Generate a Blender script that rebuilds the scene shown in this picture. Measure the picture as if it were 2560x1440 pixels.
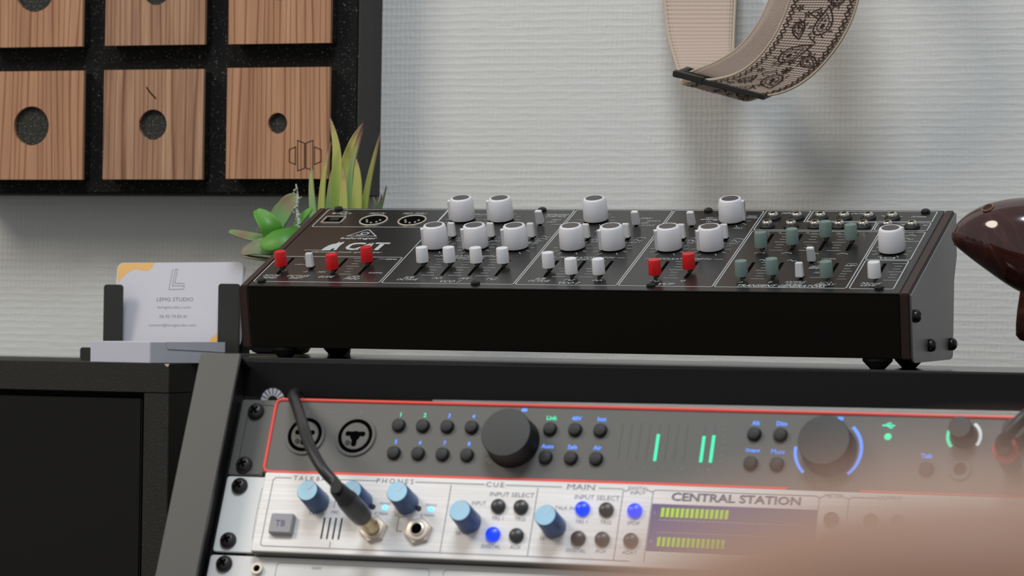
import bpy, bmesh, math, random
import numpy as np
from mathutils import Vector as V, Matrix as M
random.seed(7)
for o in list(bpy.data.objects): bpy.data.objects.remove(o)
sc = bpy.context.scene
PI = math.pi
# ---------------------------------------------------------------- camera (all lengths below in millimetres, scaled by S)
S = 0.001
FPX, YAW, PIT, ROLL = 8258.58, .3347, .0081, .0151
CAM = V((836.8, -1889.0, -15.58))
fwd = V((-math.sin(YAW)*math.cos(PIT), math.cos(YAW)*math.cos(PIT), math.sin(PIT)))
rgt = V((math.cos(YAW), math.sin(YAW), 0)); upv = rgt.cross(fwd)
r2 = rgt*math.cos(ROLL)+upv*math.sin(ROLL)*1.0
u2 = -rgt*math.sin(ROLL)+upv*math.cos(ROLL)
# image is rotated clockwise: camera rolled counter-clockwise
cr, sr = math.cos(ROLL), math.sin(ROLL)
camx = rgt*cr+upv*sr; camy = -rgt*sr+upv*cr
cd = bpy.data.cameras.new('camera'); co = bpy.data.objects.new('camera', cd); sc.collection.objects.link(co)
cd.sensor_width = 36; cd.lens = FPX*36/2560; cd.clip_start = .02; cd.clip_end = 50
co.matrix_world = M(((camx.x, camy.x, -fwd.x, CAM.x*S), (camx.y, camy.y, -fwd.y, CAM.y*S), (camx.z, camy.z, -fwd.z, CAM.z*S), (0, 0, 0, 1)))
cd.dof.use_dof = True; cd.dof.focus_distance = 2.04; cd.dof.aperture_fstop = 14.5
sc.camera = co
# ---------------------------------------------------------------- light
w = bpy.data.worlds.new('world'); sc.world = w; w.use_nodes = True
w.node_tree.nodes['Background'].inputs[0].default_value = (.95, .97, 1.0, 1)
w.node_tree.nodes['Background'].inputs[1].default_value = .36
def area(name, loc, tgt, size, power, col):
    l = bpy.data.lights.new(name, 'AREA'); l.shape = 'DISK'; l.size = size; l.energy = power; l.color = col
    o = bpy.data.objects.new(name, l); sc.collection.objects.link(o); o.location = V(loc)
    o.rotation_euler = (V(tgt)-V(loc)).to_track_quat('-Z', 'Y').to_euler(); return o
area('warm_lamp', (-1.55, -1.52, 1.85), (.1, .1, .05), 1.0, 27, (1.0, .89, .77))
area('cool_lamp', (.51, -1.51, 2.47), (.2, .15, .02), 1.0, 45, (.86, .91, 1.0))
sc.view_settings.view_transform = 'Standard'; sc.view_settings.look = 'None'
sc.view_settings.exposure = 0.0; sc.view_settings.gamma = 1.0; sc.view_settings.use_curve_mapping = False
# ---------------------------------------------------------------- frames
def ray(x, y):
    x -= 1280; y -= 720
    return fwd+camx*(x/FPX)-camy*(y/FPX)
def P(x, y, Y):                      # point of the vertical plane at depth Y
    d = ray(x, y); return CAM+d*((Y-CAM.y)/d.y)
def PD(x, y, dist): return CAM+ray(x, y)*dist
def frame(o, ex, ey, ez):
    return M(((ex[0], ey[0], ez[0], o[0]), (ex[1], ey[1], ez[1], o[1]), (ex[2], ey[2], ez[2], o[2]), (0, 0, 0, 1)))
AN = math.atan2(53.12, 128); PL = math.hypot(53.12, 128)
PAN = frame((0, 0, 0), (1, 0, 0), (0, math.cos(AN), math.sin(AN)), (0, -math.sin(AN), math.cos(AN)))      # synth panel: x along, y up the slope, z out
TT = .4281
RK = frame((109.92, -223.77, -70.75), (1, 0, 0), (0, math.sin(TT), math.cos(TT)), (0, -math.cos(TT), math.sin(TT)))  # rack: x along, y UP the slope, z out
def RP(x, y, h):                     # rack-frame point seen at a pixel, at height h over the ear plane
    n = V(RK.col[2][:3]); o = V(RK.col[3][:3])+n*h; d = ray(x, y); t = (o-CAM).dot(n)/d.dot(n)
    return RK.inverted() @ (CAM+d*t)
# ---------------------------------------------------------------- materials
def lin(c):
    return tuple(((v/255)/12.92 if v/255 <= .04045 else ((v/255+.055)/1.055)**2.4) for v in c)+(1,)
mats = {}
def mat(name, rgb, rough=.5, metal=0, bump=None, spec=.5, emis=None, es=1, coat=0):
    m = bpy.data.materials.new(name); m.use_nodes = True; nt = m.node_tree; b = nt.nodes['Principled BSDF']
    b.inputs['Base Color'].default_value = lin(rgb); b.inputs['Roughness'].default_value = rough
    b.inputs['Metallic'].default_value = metal; b.inputs['Specular IOR Level'].default_value = spec
    b.inputs['Coat Weight'].default_value = coat
    if emis:
        b.inputs['Emission Color'].default_value = lin(emis); b.inputs['Emission Strength'].default_value = es
    if bump:
        tc = nt.nodes.new('ShaderNodeTexCoord'); n = nt.nodes.new('ShaderNodeTexNoise'); n.inputs['Scale'].default_value = bump[0]
        n.inputs['Detail'].default_value = 4; nt.links.new(tc.outputs['Object'], n.inputs['Vector'])
        bp = nt.nodes.new('ShaderNodeBump'); bp.inputs['Strength'].default_value = bump[1]; bp.inputs['Distance'].default_value = bump[2]
        nt.links.new(n.outputs['Fac'], bp.inputs['Height']); nt.links.new(bp.outputs['Normal'], b.inputs['Normal'])
    mats[name] = m; return m
def N(nt, t, **k):
    n = nt.nodes.new(t)
    for a, v in k.items():
        if a in n.inputs.keys(): n.inputs[a].default_value = v
        else: setattr(n, a, v)
    return n
def ramp(nt, stops):
    r = nt.nodes.new('ShaderNodeValToRGB'); e = r.color_ramp.elements
    while len(e) < len(stops): e.new(.5)
    for i, (p, c) in enumerate(stops): e[i].position = p; e[i].color = c if len(c) == 4 else lin(c)
    return r
def math_n(nt, op, a, b=None):
    n = nt.nodes.new('ShaderNodeMath'); n.operation = op
    for i, v in enumerate((a, b)):
        if v is None: continue
        if isinstance(v, (int, float)): n.inputs[i].default_value = v
        else: nt.links.new(v, n.inputs[i])
    return n.outputs[0]
# painted woven wallpaper
m = mat('wallpaper', (214, 215, 210), .55, spec=.35); nt = m.node_tree; b = nt.nodes['Principled BSDF']
tc = N(nt, 'ShaderNodeTexCoord'); sep = N(nt, 'ShaderNodeSeparateXYZ'); nt.links.new(tc.outputs['Object'], sep.inputs[0])
nz = N(nt, 'ShaderNodeTexNoise', Scale=38.0, Detail=4.0); mp = N(nt, 'ShaderNodeMapping'); mp.inputs['Scale'].default_value = (.5, 1, 2.2)
nt.links.new(tc.outputs['Object'], mp.inputs[0]); nt.links.new(mp.outputs[0], nz.inputs['Vector'])
zz = math_n(nt, 'ADD', math_n(nt, 'MULTIPLY', sep.outputs[2], 2*PI/.0050), math_n(nt, 'MULTIPLY', nz.outputs['Fac'], 3.6))
hz = math_n(nt, 'MULTIPLY', math_n(nt, 'POWER', math_n(nt, 'ADD', math_n(nt, 'MULTIPLY', math_n(nt, 'SINE', zz), .5), .5), 2.2), .75)
nz2 = N(nt, 'ShaderNodeTexNoise', Scale=95.0, Detail=3.0); nt.links.new(tc.outputs['Object'], nz2.inputs['Vector'])
xx = math_n(nt, 'ADD', math_n(nt, 'MULTIPLY', sep.outputs[0], 2*PI/.0036), math_n(nt, 'MULTIPLY', nz2.outputs['Fac'], 7.0))
vx = math_n(nt, 'MULTIPLY', math_n(nt, 'SINE', xx), .42)
nz3 = N(nt, 'ShaderNodeTexNoise', Scale=230.0, Detail=5.0); mp3 = N(nt, 'ShaderNodeMapping'); mp3.inputs['Scale'].default_value = (.35, 1, 1.3)
nt.links.new(tc.outputs['Object'], mp3.inputs[0]); nt.links.new(mp3.outputs[0], nz3.inputs['Vector'])
nz4 = N(nt, 'ShaderNodeTexNoise', Scale=14.0, Detail=2.0); nt.links.new(tc.outputs['Object'], nz4.inputs['Vector'])
amp = math_n(nt, 'MULTIPLY', math_n(nt, 'ADD', hz, vx), math_n(nt, 'MULTIPLY', nz4.outputs['Fac'], 2.0))
hh = math_n(nt, 'ADD', amp, math_n(nt, 'MULTIPLY', nz3.outputs['Fac'], 2.4))
bp = N(nt, 'ShaderNodeBump', Strength=.42, Distance=.00030); nt.links.new(hh, bp.inputs['Height']); nt.links.new(bp.outputs[0], b.inputs['Normal'])
# cedar tiles
def wood(name, c1, c2, c3, freq):
    m = mat(name, c1, .55, spec=.3); nt = m.node_tree; b = nt.nodes['Principled BSDF']
    tc = N(nt, 'ShaderNodeTexCoord'); oi = N(nt, 'ShaderNodeObjectInfo'); add = N(nt, 'ShaderNodeVectorMath', operation='ADD')
    cm = N(nt, 'ShaderNodeCombineXYZ'); nt.links.new(math_n(nt, 'MULTIPLY', oi.outputs['Random'], 3.0), cm.inputs[0])
    nt.links.new(tc.outputs['Object'], add.inputs[0]); nt.links.new(cm.outputs[0], add.inputs[1])
    mp = N(nt, 'ShaderNodeMapping'); mp.inputs['Scale'].default_value = (1, 1, .05); nt.links.new(add.outputs[0], mp.inputs[0])
    n1 = N(nt, 'ShaderNodeTexNoise', Scale=freq, Detail=3.0, Roughness=.6); nt.links.new(mp.outputs[0], n1.inputs['Vector'])
    n2 = N(nt, 'ShaderNodeTexNoise', Scale=34.0, Detail=1.5); nt.links.new(mp.outputs[0], n2.inputs['Vector'])
    sep = N(nt, 'ShaderNodeSeparateXYZ'); nt.links.new(mp.outputs[0], sep.inputs[0])
    ph = math_n(nt, 'ADD', math_n(nt, 'MULTIPLY', sep.outputs[0], 1250.0), math_n(nt, 'MULTIPLY', n2.outputs['Fac'], 46.0))
    sn = math_n(nt, 'ADD', math_n(nt, 'MULTIPLY', math_n(nt, 'SINE', ph), .5), .5)
    line = math_n(nt, 'POWER', sn, 12.0)
    mp2 = N(nt, 'ShaderNodeMapping'); mp2.inputs['Scale'].default_value = (1, 1, .02); nt.links.new(add.outputs[0], mp2.inputs[0])
    n3 = N(nt, 'ShaderNodeTexNoise', Scale=900.0, Detail=2.0); nt.links.new(mp2.outputs[0], n3.inputs['Vector'])
    r = ramp(nt, [(.3, c2), (.5, c1), (.68, c3)]); nt.links.new(n1.outputs['Fac'], r.inputs[0])
    mx = N(nt, 'ShaderNodeMix', data_type='RGBA', blend_type='MULTIPLY'); mx.inputs['Factor'].default_value = 1
    r2_ = ramp(nt, [(0, (1, 1, 1, 1)), (1, (.50, .40, .35, 1))]); nt.links.new(line, r2_.inputs[0])
    nt.links.new(r.outputs[0], mx.inputs[6]); nt.links.new(r2_.outputs[0], mx.inputs[7])
    mx2 = N(nt, 'ShaderNodeMix', data_type='RGBA', blend_type='MULTIPLY'); mx2.inputs['Factor'].default_value = 1
    r3 = ramp(nt, [(.3, (.82, .80, .78, 1)), (.6, (1, 1, 1, 1))]); nt.links.new(n3.outputs['Fac'], r3.inputs[0])
    nt.links.new(mx.outputs[2], mx2.inputs[6]); nt.links.new(r3.outputs[0], mx2.inputs[7])
    nt.links.new(mx2.outputs[2], b.inputs['Base Color'])
    bp = N(nt, 'ShaderNodeBump', Strength=.3, Distance=.0004); nt.links.new(n3.outputs['Fac'], bp.inputs['Height']); nt.links.new(bp.outputs[0], b.inputs['Normal'])
    return m
wood('cedar', (182, 137, 104), (160, 115, 86), (194, 150, 115), 60)
wood('cedar_dark', (170, 131, 102), (134, 102, 82), (188, 154, 123), 110)
# black composite with glittering grains
def grains(name, rgb, thr, sparkle, rough=.7):
    m = mat(name, rgb, rough, spec=.35); nt = m.node_tree; b = nt.nodes['Principled BSDF']
    tc = N(nt, 'ShaderNodeTexCoord'); vo = N(nt, 'ShaderNodeTexNoise', Scale=900.0, Detail=2.0)
    nt.links.new(tc.outputs['Object'], vo.inputs['Vector'])
    r = ramp(nt, [(thr, lin(rgb)), (thr+.06, lin(sparkle))]); nt.links.new(vo.outputs['Fac'], r.inputs[0]); nt.links.new(r.outputs[0], b.inputs['Base Color'])
    bp = N(nt, 'ShaderNodeBump', Strength=.5, Distance=.0005); nt.links.new(vo.outputs['Fac'], bp.inputs['Height']); nt.links.new(bp.outputs[0], b.inputs['Normal'])
grains('foam_black', (10, 10, 7), .66, (130, 128, 118), .85)
grains('foam_hole', (36, 37, 32), .60, (110, 110, 100))
grains('foam_grey', (58, 58, 54), .66, (96, 96, 90))
grains('cabinet_black', (36, 36, 31), .62, (62, 60, 50), .6)
mat('engraved', (34, 18, 10), .9, spec=.1)
mat('black_satin', (16, 16, 12), .45, spec=.25)
mat('front_black', (14, 12, 6), .6, spec=.12)
mat('panel_black', (34, 33, 31), .24, spec=.5, bump=(300, .04, .0002))
mat('cheek_wood', (46, 29, 24), .45, bump=(120, .1, .0004))
mat('end_grey', (104, 105, 104), .38, spec=.5)
mat('slot_black', (3, 3, 3), .95, spec=.05)
mat('print_white', (176, 182, 181), .5)
mat('knob_white', (216, 215, 217), .42)
mat('knob_grey', (72, 68, 66), .45)
mat('cap_white', (214, 214, 214), .42)
mat('cap_red', (196, 14, 18), .38)
mat('cap_green', (108, 128, 120), .42)
mat('chrome', (205, 200, 190), .18, 1)
mat('chrome_dull', (206, 198, 182), .34, .6)
mat('rubber', (14, 14, 14), .6)
mat('screw_black', (26, 26, 27), .28, .3); mat('rack_screw', (48, 47, 47), .36, .2)
mat('table_black', (26, 26, 25), .16, spec=.6)
mat('rack_metal', (72, 73, 69), .42, bump=(900, .12, .0003))
mat('rack_black', (11, 11, 11), .6, spec=.25, bump=(900, .12, .0003))
mat('rack_dark', (9, 9, 10), .6)
mat('face_grey', (98, 98, 93), .48, bump=(1400, .05, .0002))
mat('ear_grey', (92, 93, 88), .45)
mat('trim_red', (246, 92, 80), .35)
mat('ring_grey', (92, 92, 88), .45)
mat('button_black', (42, 42, 42), .6)
mat('dial_black', (64, 65, 63), .6)
mat('dial_side', (16, 16, 16), .5)
mat('blue_light', (40, 70, 160), .5, emis=(96, 150, 255), es=1.15)
mat('white_light', (160, 170, 170), .5, emis=(205, 215, 215), es=.8)
mat('green_light', (20, 120, 90), .5, emis=(64, 240, 180), es=1.0)
mat('print_grey', (132, 133, 130), .6)
mat('print_navy', (92, 94, 122), .6)
mat('print_slate', (122, 124, 140), .6)
m = mat('brushed', (236, 234, 229), .4, .12); nt = m.node_tree; b = nt.nodes['Principled BSDF']
tc = N(nt, 'ShaderNodeTexCoord'); mp = N(nt, 'ShaderNodeMapping'); mp.inputs['Scale'].default_value = (.02, 1, 1); nz = N(nt, 'ShaderNodeTexNoise', Scale=900.0, Detail=3.0)
nt.links.new(tc.outputs['Object'], mp.inputs[0]); nt.links.new(mp.outputs[0], nz.inputs['Vector'])
rr = ramp(nt, [(.35, (228, 226, 221)), (.65, (243, 241, 237))]); nt.links.new(nz.outputs['Fac'], rr.inputs[0]); nt.links.new(rr.outputs[0], b.inputs['Base Color'])
bp = N(nt, 'ShaderNodeBump', Strength=.08, Distance=.0003); nt.links.new(nz.outputs['Fac'], bp.inputs['Height']); nt.links.new(bp.outputs[0], b.inputs['Normal'])
mat('ear_light', (232, 235, 231), .45)
mat('plate_white', (228, 228, 224), .42, .0)
mat('knob_cap_blue', (172, 218, 242), .3, .25)
mat('knob_body_blue', (62, 92, 138), .4)
mat('button_lit', (10, 40, 200), .3, emis=(20, 70, 255), es=.8)
mat('button_dark', (52, 52, 52), .35)
mat('button_tb', (158, 156, 160), .4)
mat('led_blue', (40, 120, 255), .3, emis=(90, 190, 255), es=2.5)
mat('meter_window', (96, 94, 146), .25)
mat('meter_bar', (150, 190, 0), .4, emis=(160, 205, 0), es=.7)
mat('cable_black', (22, 22, 22), .42)
mat('nut_metal', (226, 214, 200), .36, .6); mat('brass', (196, 178, 140), .28, 1)
mat('band_red', (190, 20, 26), .4)
mat('card_white', (206, 206, 212), .5)
mat('card_print', (110, 110, 114), .6)
mat('card_orange', (236, 186, 110), .5)
mat('holder_black', (38, 41, 37), .45)
mat('box_white', (200, 200, 208), .55)
mat('chip', (200, 180, 160), .8)
mat('strap_edge', (184, 168, 146), .85, bump=(1500, .6, .0005))
mat('strap_print', (58, 38, 26), .85)
mat('buckle', (34, 37, 34), .45)
m = mat('strap_cloth', (186, 168, 154), .9, spec=.15); nt = m.node_tree; b = nt.nodes['Principled BSDF']
uv = N(nt, 'ShaderNodeUVMap'); sp = N(nt, 'ShaderNodeSeparateXYZ'); nt.links.new(uv.outputs[0], sp.inputs[0])
s1 = math_n(nt, 'SINE', math_n(nt, 'MULTIPLY', sp.outputs[0], 2*PI*170)); s2 = math_n(nt, 'SINE', math_n(nt, 'MULTIPLY', sp.outputs[1], 2*PI*24))
bp = N(nt, 'ShaderNodeBump', Strength=.5, Distance=.0004); nt.links.new(math_n(nt, 'ADD', s1, math_n(nt, 'MULTIPLY', s2, .6)), bp.inputs['Height']); nt.links.new(bp.outputs[0], b.inputs['Normal'])
# glazed ocarina
m = mat('glaze', (46, 20, 18), .10, spec=.6, coat=.6); nt = m.node_tree; b = nt.nodes['Principled BSDF']
tc = N(nt, 'ShaderNodeTexCoord'); nz = N(nt, 'ShaderNodeTexNoise', Scale=22.0, Detail=3.0, Distortion=1.2); nt.links.new(tc.outputs['Object'], nz.inputs['Vector'])
rr = ramp(nt, [(.40, (52, 20, 17)), (.485, (58, 26, 20)), (.50, (72, 40, 29)), (.512, (60, 26, 20)), (.62, (40, 15, 13))]); nt.links.new(nz.outputs['Fac'], rr.inputs[0]); nt.links.new(rr.outputs[0], b.inputs['Base Color'])
mat('glaze_hole', (26, 14, 10), .7); mat('glaze_rim', (122, 86, 58), .3)
# leaves
def leafmat(name, stops, axis=2, sc_=60.0):
    m = mat(name, (90, 140, 60), .42, spec=.4); nt = m.node_tree; b = nt.nodes['Principled BSDF']
    uv = N(nt, 'ShaderNodeUVMap'); sp = N(nt, 'ShaderNodeSeparateXYZ'); nt.links.new(uv.outputs[0], sp.inputs[0])
    tc = N(nt, 'ShaderNodeTexCoord'); nz = N(nt, 'ShaderNodeTexNoise', Scale=sc_, Detail=2.0); nt.links.new(tc.outputs['Object'], nz.inputs['Vector'])
    f_ = math_n(nt, 'ADD', sp.outputs[1], math_n(nt, 'MULTIPLY', math_n(nt, 'SUBTRACT', nz.outputs['Fac'], .5), .35))
    r = ramp(nt, stops); nt.links.new(f_, r.inputs[0]); nt.links.new(r.outputs[0], b.inputs['Base Color'])
    b.inputs['Subsurface Weight'].default_value = .08; b.inputs['Subsurface Radius'].default_value = (.004, .006, .002)
leafmat('aloe_green', [(0, (128, 160, 62)), (.55, (158, 178, 84)), (.86, (176, 166, 98)), (1.0, (148, 100, 100))])
leafmat('aloe_teal', [(0, (104, 148, 96)), (.6, (130, 168, 110)), (.88, (164, 162, 104)), (1.0, (150, 98, 98))])
leafmat('leaf_green', [(0, (44, 92, 24)), (.5, (66, 130, 36)), (1, (92, 150, 58))])
leafmat('leaf_dull', [(0, (70, 120, 66)), (.5, (92, 138, 84)), (.9, (128, 118, 100))])
leafmat('leaf_blush', [(0, (84, 140, 74)), (.5, (104, 150, 88)), (.75, (130, 112, 90)), (1, (120, 150, 90))])
mat('twig', (176, 182, 170), .7, bump=(700, 1, .001)); mat('pot', (30, 29, 27), .6); mat('pot_olive', (138, 132, 84), .5); mat('soil', (40, 30, 22), .9)
mat('skin', (178, 142, 118), .5, bump=(300, .15, .0006)); bpy.data.materials['skin'].node_tree.nodes['Principled BSDF'].inputs['Subsurface Weight'].default_value = .1
mat('nail', (222, 180, 165), .3); mat('shirt', (40, 44, 56), .85)
mat('floor_wood', (120, 92, 66), .5); mat('desk_wood', (90, 66, 48), .45)
mat('painted', (200, 200, 196), .7)
# ---------------------------------------------------------------- object helpers
W = {}
def world_of(o): return W[o.name] if o is not None else M.Identity(4)
def link(me, name, parent=None, mtx=None):
    o = bpy.data.objects.new(name, me); sc.collection.objects.link(o)
    mtx = mtx or M.Identity(4); pw = world_of(parent)
    if parent is not None: o.parent = parent
    loc = pw.inverted() @ mtx
    l2 = loc.copy(); l2.translation = loc.translation*S
    o.matrix_local = l2; W[o.name] = mtx; return o
def tag(o, label, cat, group=None, kind=None):
    if label: o['label'] = label
    if cat: o['category'] = cat
    if group: o['group'] = group
    if kind: o['kind'] = kind
    return o
def thing(name, loc, label, cat, group=None):
    o = bpy.data.objects.new(name, None); o.empty_display_size = .02; sc.collection.objects.link(o)
    o.location = V(loc)*S; W[o.name] = M.Translation(V(loc)); return tag(o, label, cat, group)
class MB:
    def __init__(s): s.v = []; s.f = []; s.uv = None
    def add(s, vs, fs, m=None):
        n = len(s.v); s.v += [tuple((m @ V(p)) if m else V(p)) for p in vs]; s.f += [tuple(i+n for i in f) for f in fs]; return s
    def box(s, x0, x1, y0, y1, z0, z1, m=None, taper=0):
        t = taper
        vs = [(x0, y0, z0), (x1, y0, z0), (x1, y1, z0), (x0, y1, z0), (x0+t, y0+t, z1), (x1-t, y0+t, z1), (x1-t, y1-t, z1), (x0+t, y1-t, z1)]
        return s.add(vs, [(3, 2, 1, 0), (4, 5, 6, 7), (0, 1, 5, 4), (1, 2, 6, 5), (2, 3, 7, 6), (3, 0, 4, 7)], m)
    def rbox(s, x0, x1, y0, y1, z0, z1, r, m=None, n=4, bev=0):   # rounded in xy, optional top bevel
        pts = rrect(x0, x1, y0, y1, r, n)
        if bev:
            pin = rrect(x0+bev, x1-bev, y0+bev, y1-bev, max(r-bev, .05), n)
            k = len(pts); vs = [(x, y, z0) for x, y in pts]+[(x, y, z1-bev) for x, y in pts]+[(x, y, z1) for x, y in pin]
            fs = [tuple(range(k-1, -1, -1)), tuple(range(2*k, 3*k))]
            for i in range(k):
                j = (i+1) % k; fs += [(i, j, k+j, k+i), (k+i, k+j, 2*k+j, 2*k+i)]
            return s.add(vs, fs, m)
        return s.prism(pts, z0, z1, m)
    def prism(s, pts, z0, z1, m=None):
        k = len(pts); vs = [(x, y, z0) for x, y in pts]+[(x, y, z1) for x, y in pts]
        fs = [tuple(range(k-1, -1, -1)), tuple(range(k, 2*k))]+[(i, (i+1) % k, k+(i+1) % k, k+i) for i in range(k)]
        return s.add(vs, fs, m)
    def lathe(s, prof, n=32, m=None, cap=True, phase=0):
        vs = []; fs = []
        for r, z in prof:
            for i in range(n):
                a = 2*PI*i/n+phase; vs.append((r*math.cos(a), r*math.sin(a), z))
        for k in range(len(prof)-1):
            for i in range(n):
                j = (i+1) % n; fs.append((k*n+i, k*n+j, (k+1)*n+j, (k+1)*n+i))
        if cap:
            fs.append(tuple(range(n-1, -1, -1))); fs.append(tuple(range((len(prof)-1)*n, len(prof)*n)))
        return s.add(vs, fs, m)
    def ring(s, ro, ri, z0, z1, n=36, m=None):
        vs = []; fs = []
        for r, z in ((ro, z0), (ro, z1), (ri, z1), (ri, z0)):
            for i in range(n): a = 2*PI*i/n; vs.append((r*math.cos(a), r*math.sin(a), z))
        for k in range(4):
            for i in range(n):
                j = (i+1) % n; k2 = (k+1) % 4; fs.append((k*n+i, k*n+j, k2*n+j, k2*n+i))
        return s.add(vs, fs, m)
    def torus(s, R, r, z, n=36, k=8, m=None):
        vs = []; fs = []
        for i in range(n):
            a = 2*PI*i/n
            for j in range(k):
                b_ = 2*PI*j/k; q = R+r*math.cos(b_); vs.append((q*math.cos(a), q*math.sin(a), z+r*math.sin(b_)))
        for i in range(n):
            for j in range(k): fs.append((i*k+j, ((i+1) % n)*k+j, ((i+1) % n)*k+(j+1) % k, i*k+(j+1) % k))
        return s.add(vs, fs, m)
    def strip(s, pts, wd, z=0, m=None, closed=False):      # flat polyline of width wd in xy
        n = len(pts); q = [V((p[0], p[1])) for p in pts]; L = []; R = []
        for i in range(n):
            a = q[i-1] if (i > 0 or closed) else q[i]; c = q[(i+1) % n] if (i < n-1 or closed) else q[i]
            d1 = (q[i]-a); d2 = (c-q[i]); d1 = d1.normalized() if d1.length > 1e-9 else d2.normalized(); d2 = d2.normalized() if d2.length > 1e-9 else d1
            t = (d1+d2); t = t.normalized() if t.length > 1e-6 else d1
            nn = V((-t.y, t.x)); k = 1/max(.4, nn.dot(V((-d1.y, d1.x))))
            L.append(q[i]+nn*wd/2*k); R.append(q[i]-nn*wd/2*k)
        vs = [(p.x, p.y, z) for p in L]+[(p.x, p.y, z) for p in R]
        fs = [(i, n+i, n+(i+1) % n, (i+1) % n) for i in range(n if closed else n-1)]
        return s.add(vs, fs, m)
    def poly(s, pts, z=0, m=None): return s.add([(p[0], p[1], z) for p in pts], [tuple(range(len(pts)))], m)
    def tube(s, pts, rad, n=12, cap=True):
        pts = [V(p) for p in pts]; rad = rad if isinstance(rad, (list, tuple)) else [rad]*len(pts)
        up = None; vs = []; fs = []
        for i, p in enumerate(pts):
            t = (pts[min(i+1, len(pts)-1)]-pts[max(i-1, 0)]).normalized()
            if up is None: up = t.orthogonal().normalized()
            up = (up-t*up.dot(t)).normalized(); bi = t.cross(up)
            for j in range(n):
                a = 2*PI*j/n; vs.append(p+up*math.cos(a)*rad[i]+bi*math.sin(a)*rad[i])
        for i in range(len(pts)-1):
            for j in range(n): fs.append((i*n+j, i*n+(j+1) % n, (i+1)*n+(j+1) % n, (i+1)*n+j))
        if cap: fs += [tuple(range(n-1, -1, -1)), tuple(range((len(pts)-1)*n, len(pts)*n))]
        return s.add(vs, fs)
    def mesh(s, material, smooth=35, bevel=0):
        me = bpy.data.meshes.new('mesh'); me.from_pydata([V(v)*S for v in s.v], [], s.f)
        bm = bmesh.new(); bm.from_mesh(me); bmesh.ops.recalc_face_normals(bm, faces=bm.faces)
        if bevel: bmesh.ops.bevel(bm, geom=[e for e in bm.edges if len(e.link_faces) == 2 and e.calc_face_angle(0) > .5], offset=bevel*S, segments=2, affect='EDGES', clamp_overlap=True)
        bm.to_mesh(me); bm.free(); me.materials.append(mats[material])
        if smooth:
            for p in me.polygons: p.use_smooth = True
            me.set_sharp_from_angle(angle=math.radians(smooth))
        return me
    def out(s, name, material, parent=None, world=None, smooth=35, bevel=0):
        """vertices are given in world mm (world=None) and rebased to the parent, or in a local frame `world`."""
        if world is None:
            pw = world_of(parent); inv = pw.inverted(); s.v = [tuple(inv @ V(v)) for v in s.v]; world = pw
        return link(s.mesh(material, smooth, bevel), name, parent, world)
def rrect(x0, x1, y0, y1, r, n=4):
    pts = []
    for cx, cy, a0 in ((x1-r, y1-r, 0), (x0+r, y1-r, 90), (x0+r, y0+r, 180), (x1-r, y0+r, 270)):
        for i in range(n+1): a = math.radians(a0+90*i/n); pts.append((cx+r*math.cos(a), cy+r*math.sin(a)))
    return pts
def T(x, y, z=0): return M.Translation(V((x, y, z)))
def RZ(deg): return M.Rotation(math.radians(deg), 4, 'Z')
def text(body, parent, fr, x, y, h, material, z=.12, width=None, italic=0, bold=.0, name='lettering', spacing=1.0, align='CENTER', lines=1.0):
    cu = bpy.data.curves.new('txt', 'FONT'); cu.body = body; cu.size = 1; cu.align_x = 'CENTER'; cu.shear = italic; cu.offset = bold
    if 'M' in body: cu.offset = 0
    cu.resolution_u = 2; cu.space_character = spacing; cu.space_line = lines
    ob = bpy.data.objects.new('txt', cu); me = bpy.data.meshes.new_from_object(ob); bpy.data.objects.remove(ob); bpy.data.curves.remove(cu)
    xs = [v.co.x for v in me.vertices]; ys = [v.co.y for v in me.vertices]
    x0, x1, y0, y1 = min(xs), max(xs), min(ys), max(ys); ky = h/(y1-y0); kx = width/(x1-x0) if width else ky
    ox = {'CENTER': (x0+x1)/2, 'LEFT': x0, 'RIGHT': x1}[align]
    for v in me.vertices: v.co = V(((v.co.x-ox)*kx, (v.co.y-(y0+y1)/2)*ky, 0))*S
    me.materials.clear(); me.materials.append(mats[material])
    return link(me, name, parent, fr @ T(x, y, z))
def catmull(pts, n=6):
    P_ = [np.array(p, float) for p in pts]; P_ = [2*P_[0]-P_[1]]+P_+[2*P_[-1]-P_[-2]]; out = []
    for i in range(1, len(P_)-2):
        a, b_, c, d = P_[i-1:i+3]
        for k in range(n):
            t = k/n; out.append(.5*((2*b_)+(-a+c)*t+(2*a-5*b_+4*c-d)*t*t+(-a+3*b_-3*c+d)*t**3))
    out.append(P_[-2]); return [V(tuple(p)) for p in out]
# ================================================================ the setting
def struct(o): o['kind'] = 'structure'; return o
struct(MB().box(-1800, 2200, 286, 386, -850, 1500).out('wall_back', 'wallpaper', smooth=0))
struct(MB().box(-1800, 2200, -2600, 286, -900, -850).out('floor', 'floor_wood', smooth=0))
# ================================================================ furniture
TZ = -44.3
tb = thing('black_table', (200, 100, -850), 'glossy black narrow side table carrying the synthesizer against the white wall', 'table')
MB().rbox(-14, 760, -6, 214, TZ-17.5, TZ, 1.5, bev=.8).out('tabletop', 'table_black', tb)
MB().rbox(-70, -14.2, 148, 214, TZ-17.5, TZ, 1.5, bev=.8).out('corner_shelf', 'table_black', tb)
MB().box(5, 23, 6, 284, -850, TZ-17.5).out('side_panel', 'cabinet_black', tb)
MB().box(738, 756, 6, 208, -850, TZ-17.5).out('side_panel', 'cabinet_black', tb)
CZ = -51.5; CX = -92.5; CY = 97
cb = thing('low_cabinet', (CX-150, CY, -850), 'black brown low cabinet with one flush door under the business cards', 'cabinet')
MB().box(-620, CX, CY, 283, CZ-19.2, CZ).out('top_panel', 'cabinet_black', cb, bevel=.4)
MB().box(CX-18.3, CX, CY+.3, 283, -850, CZ-19.4).out('side_panel', 'cabinet_black', cb, bevel=.4)
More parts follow.
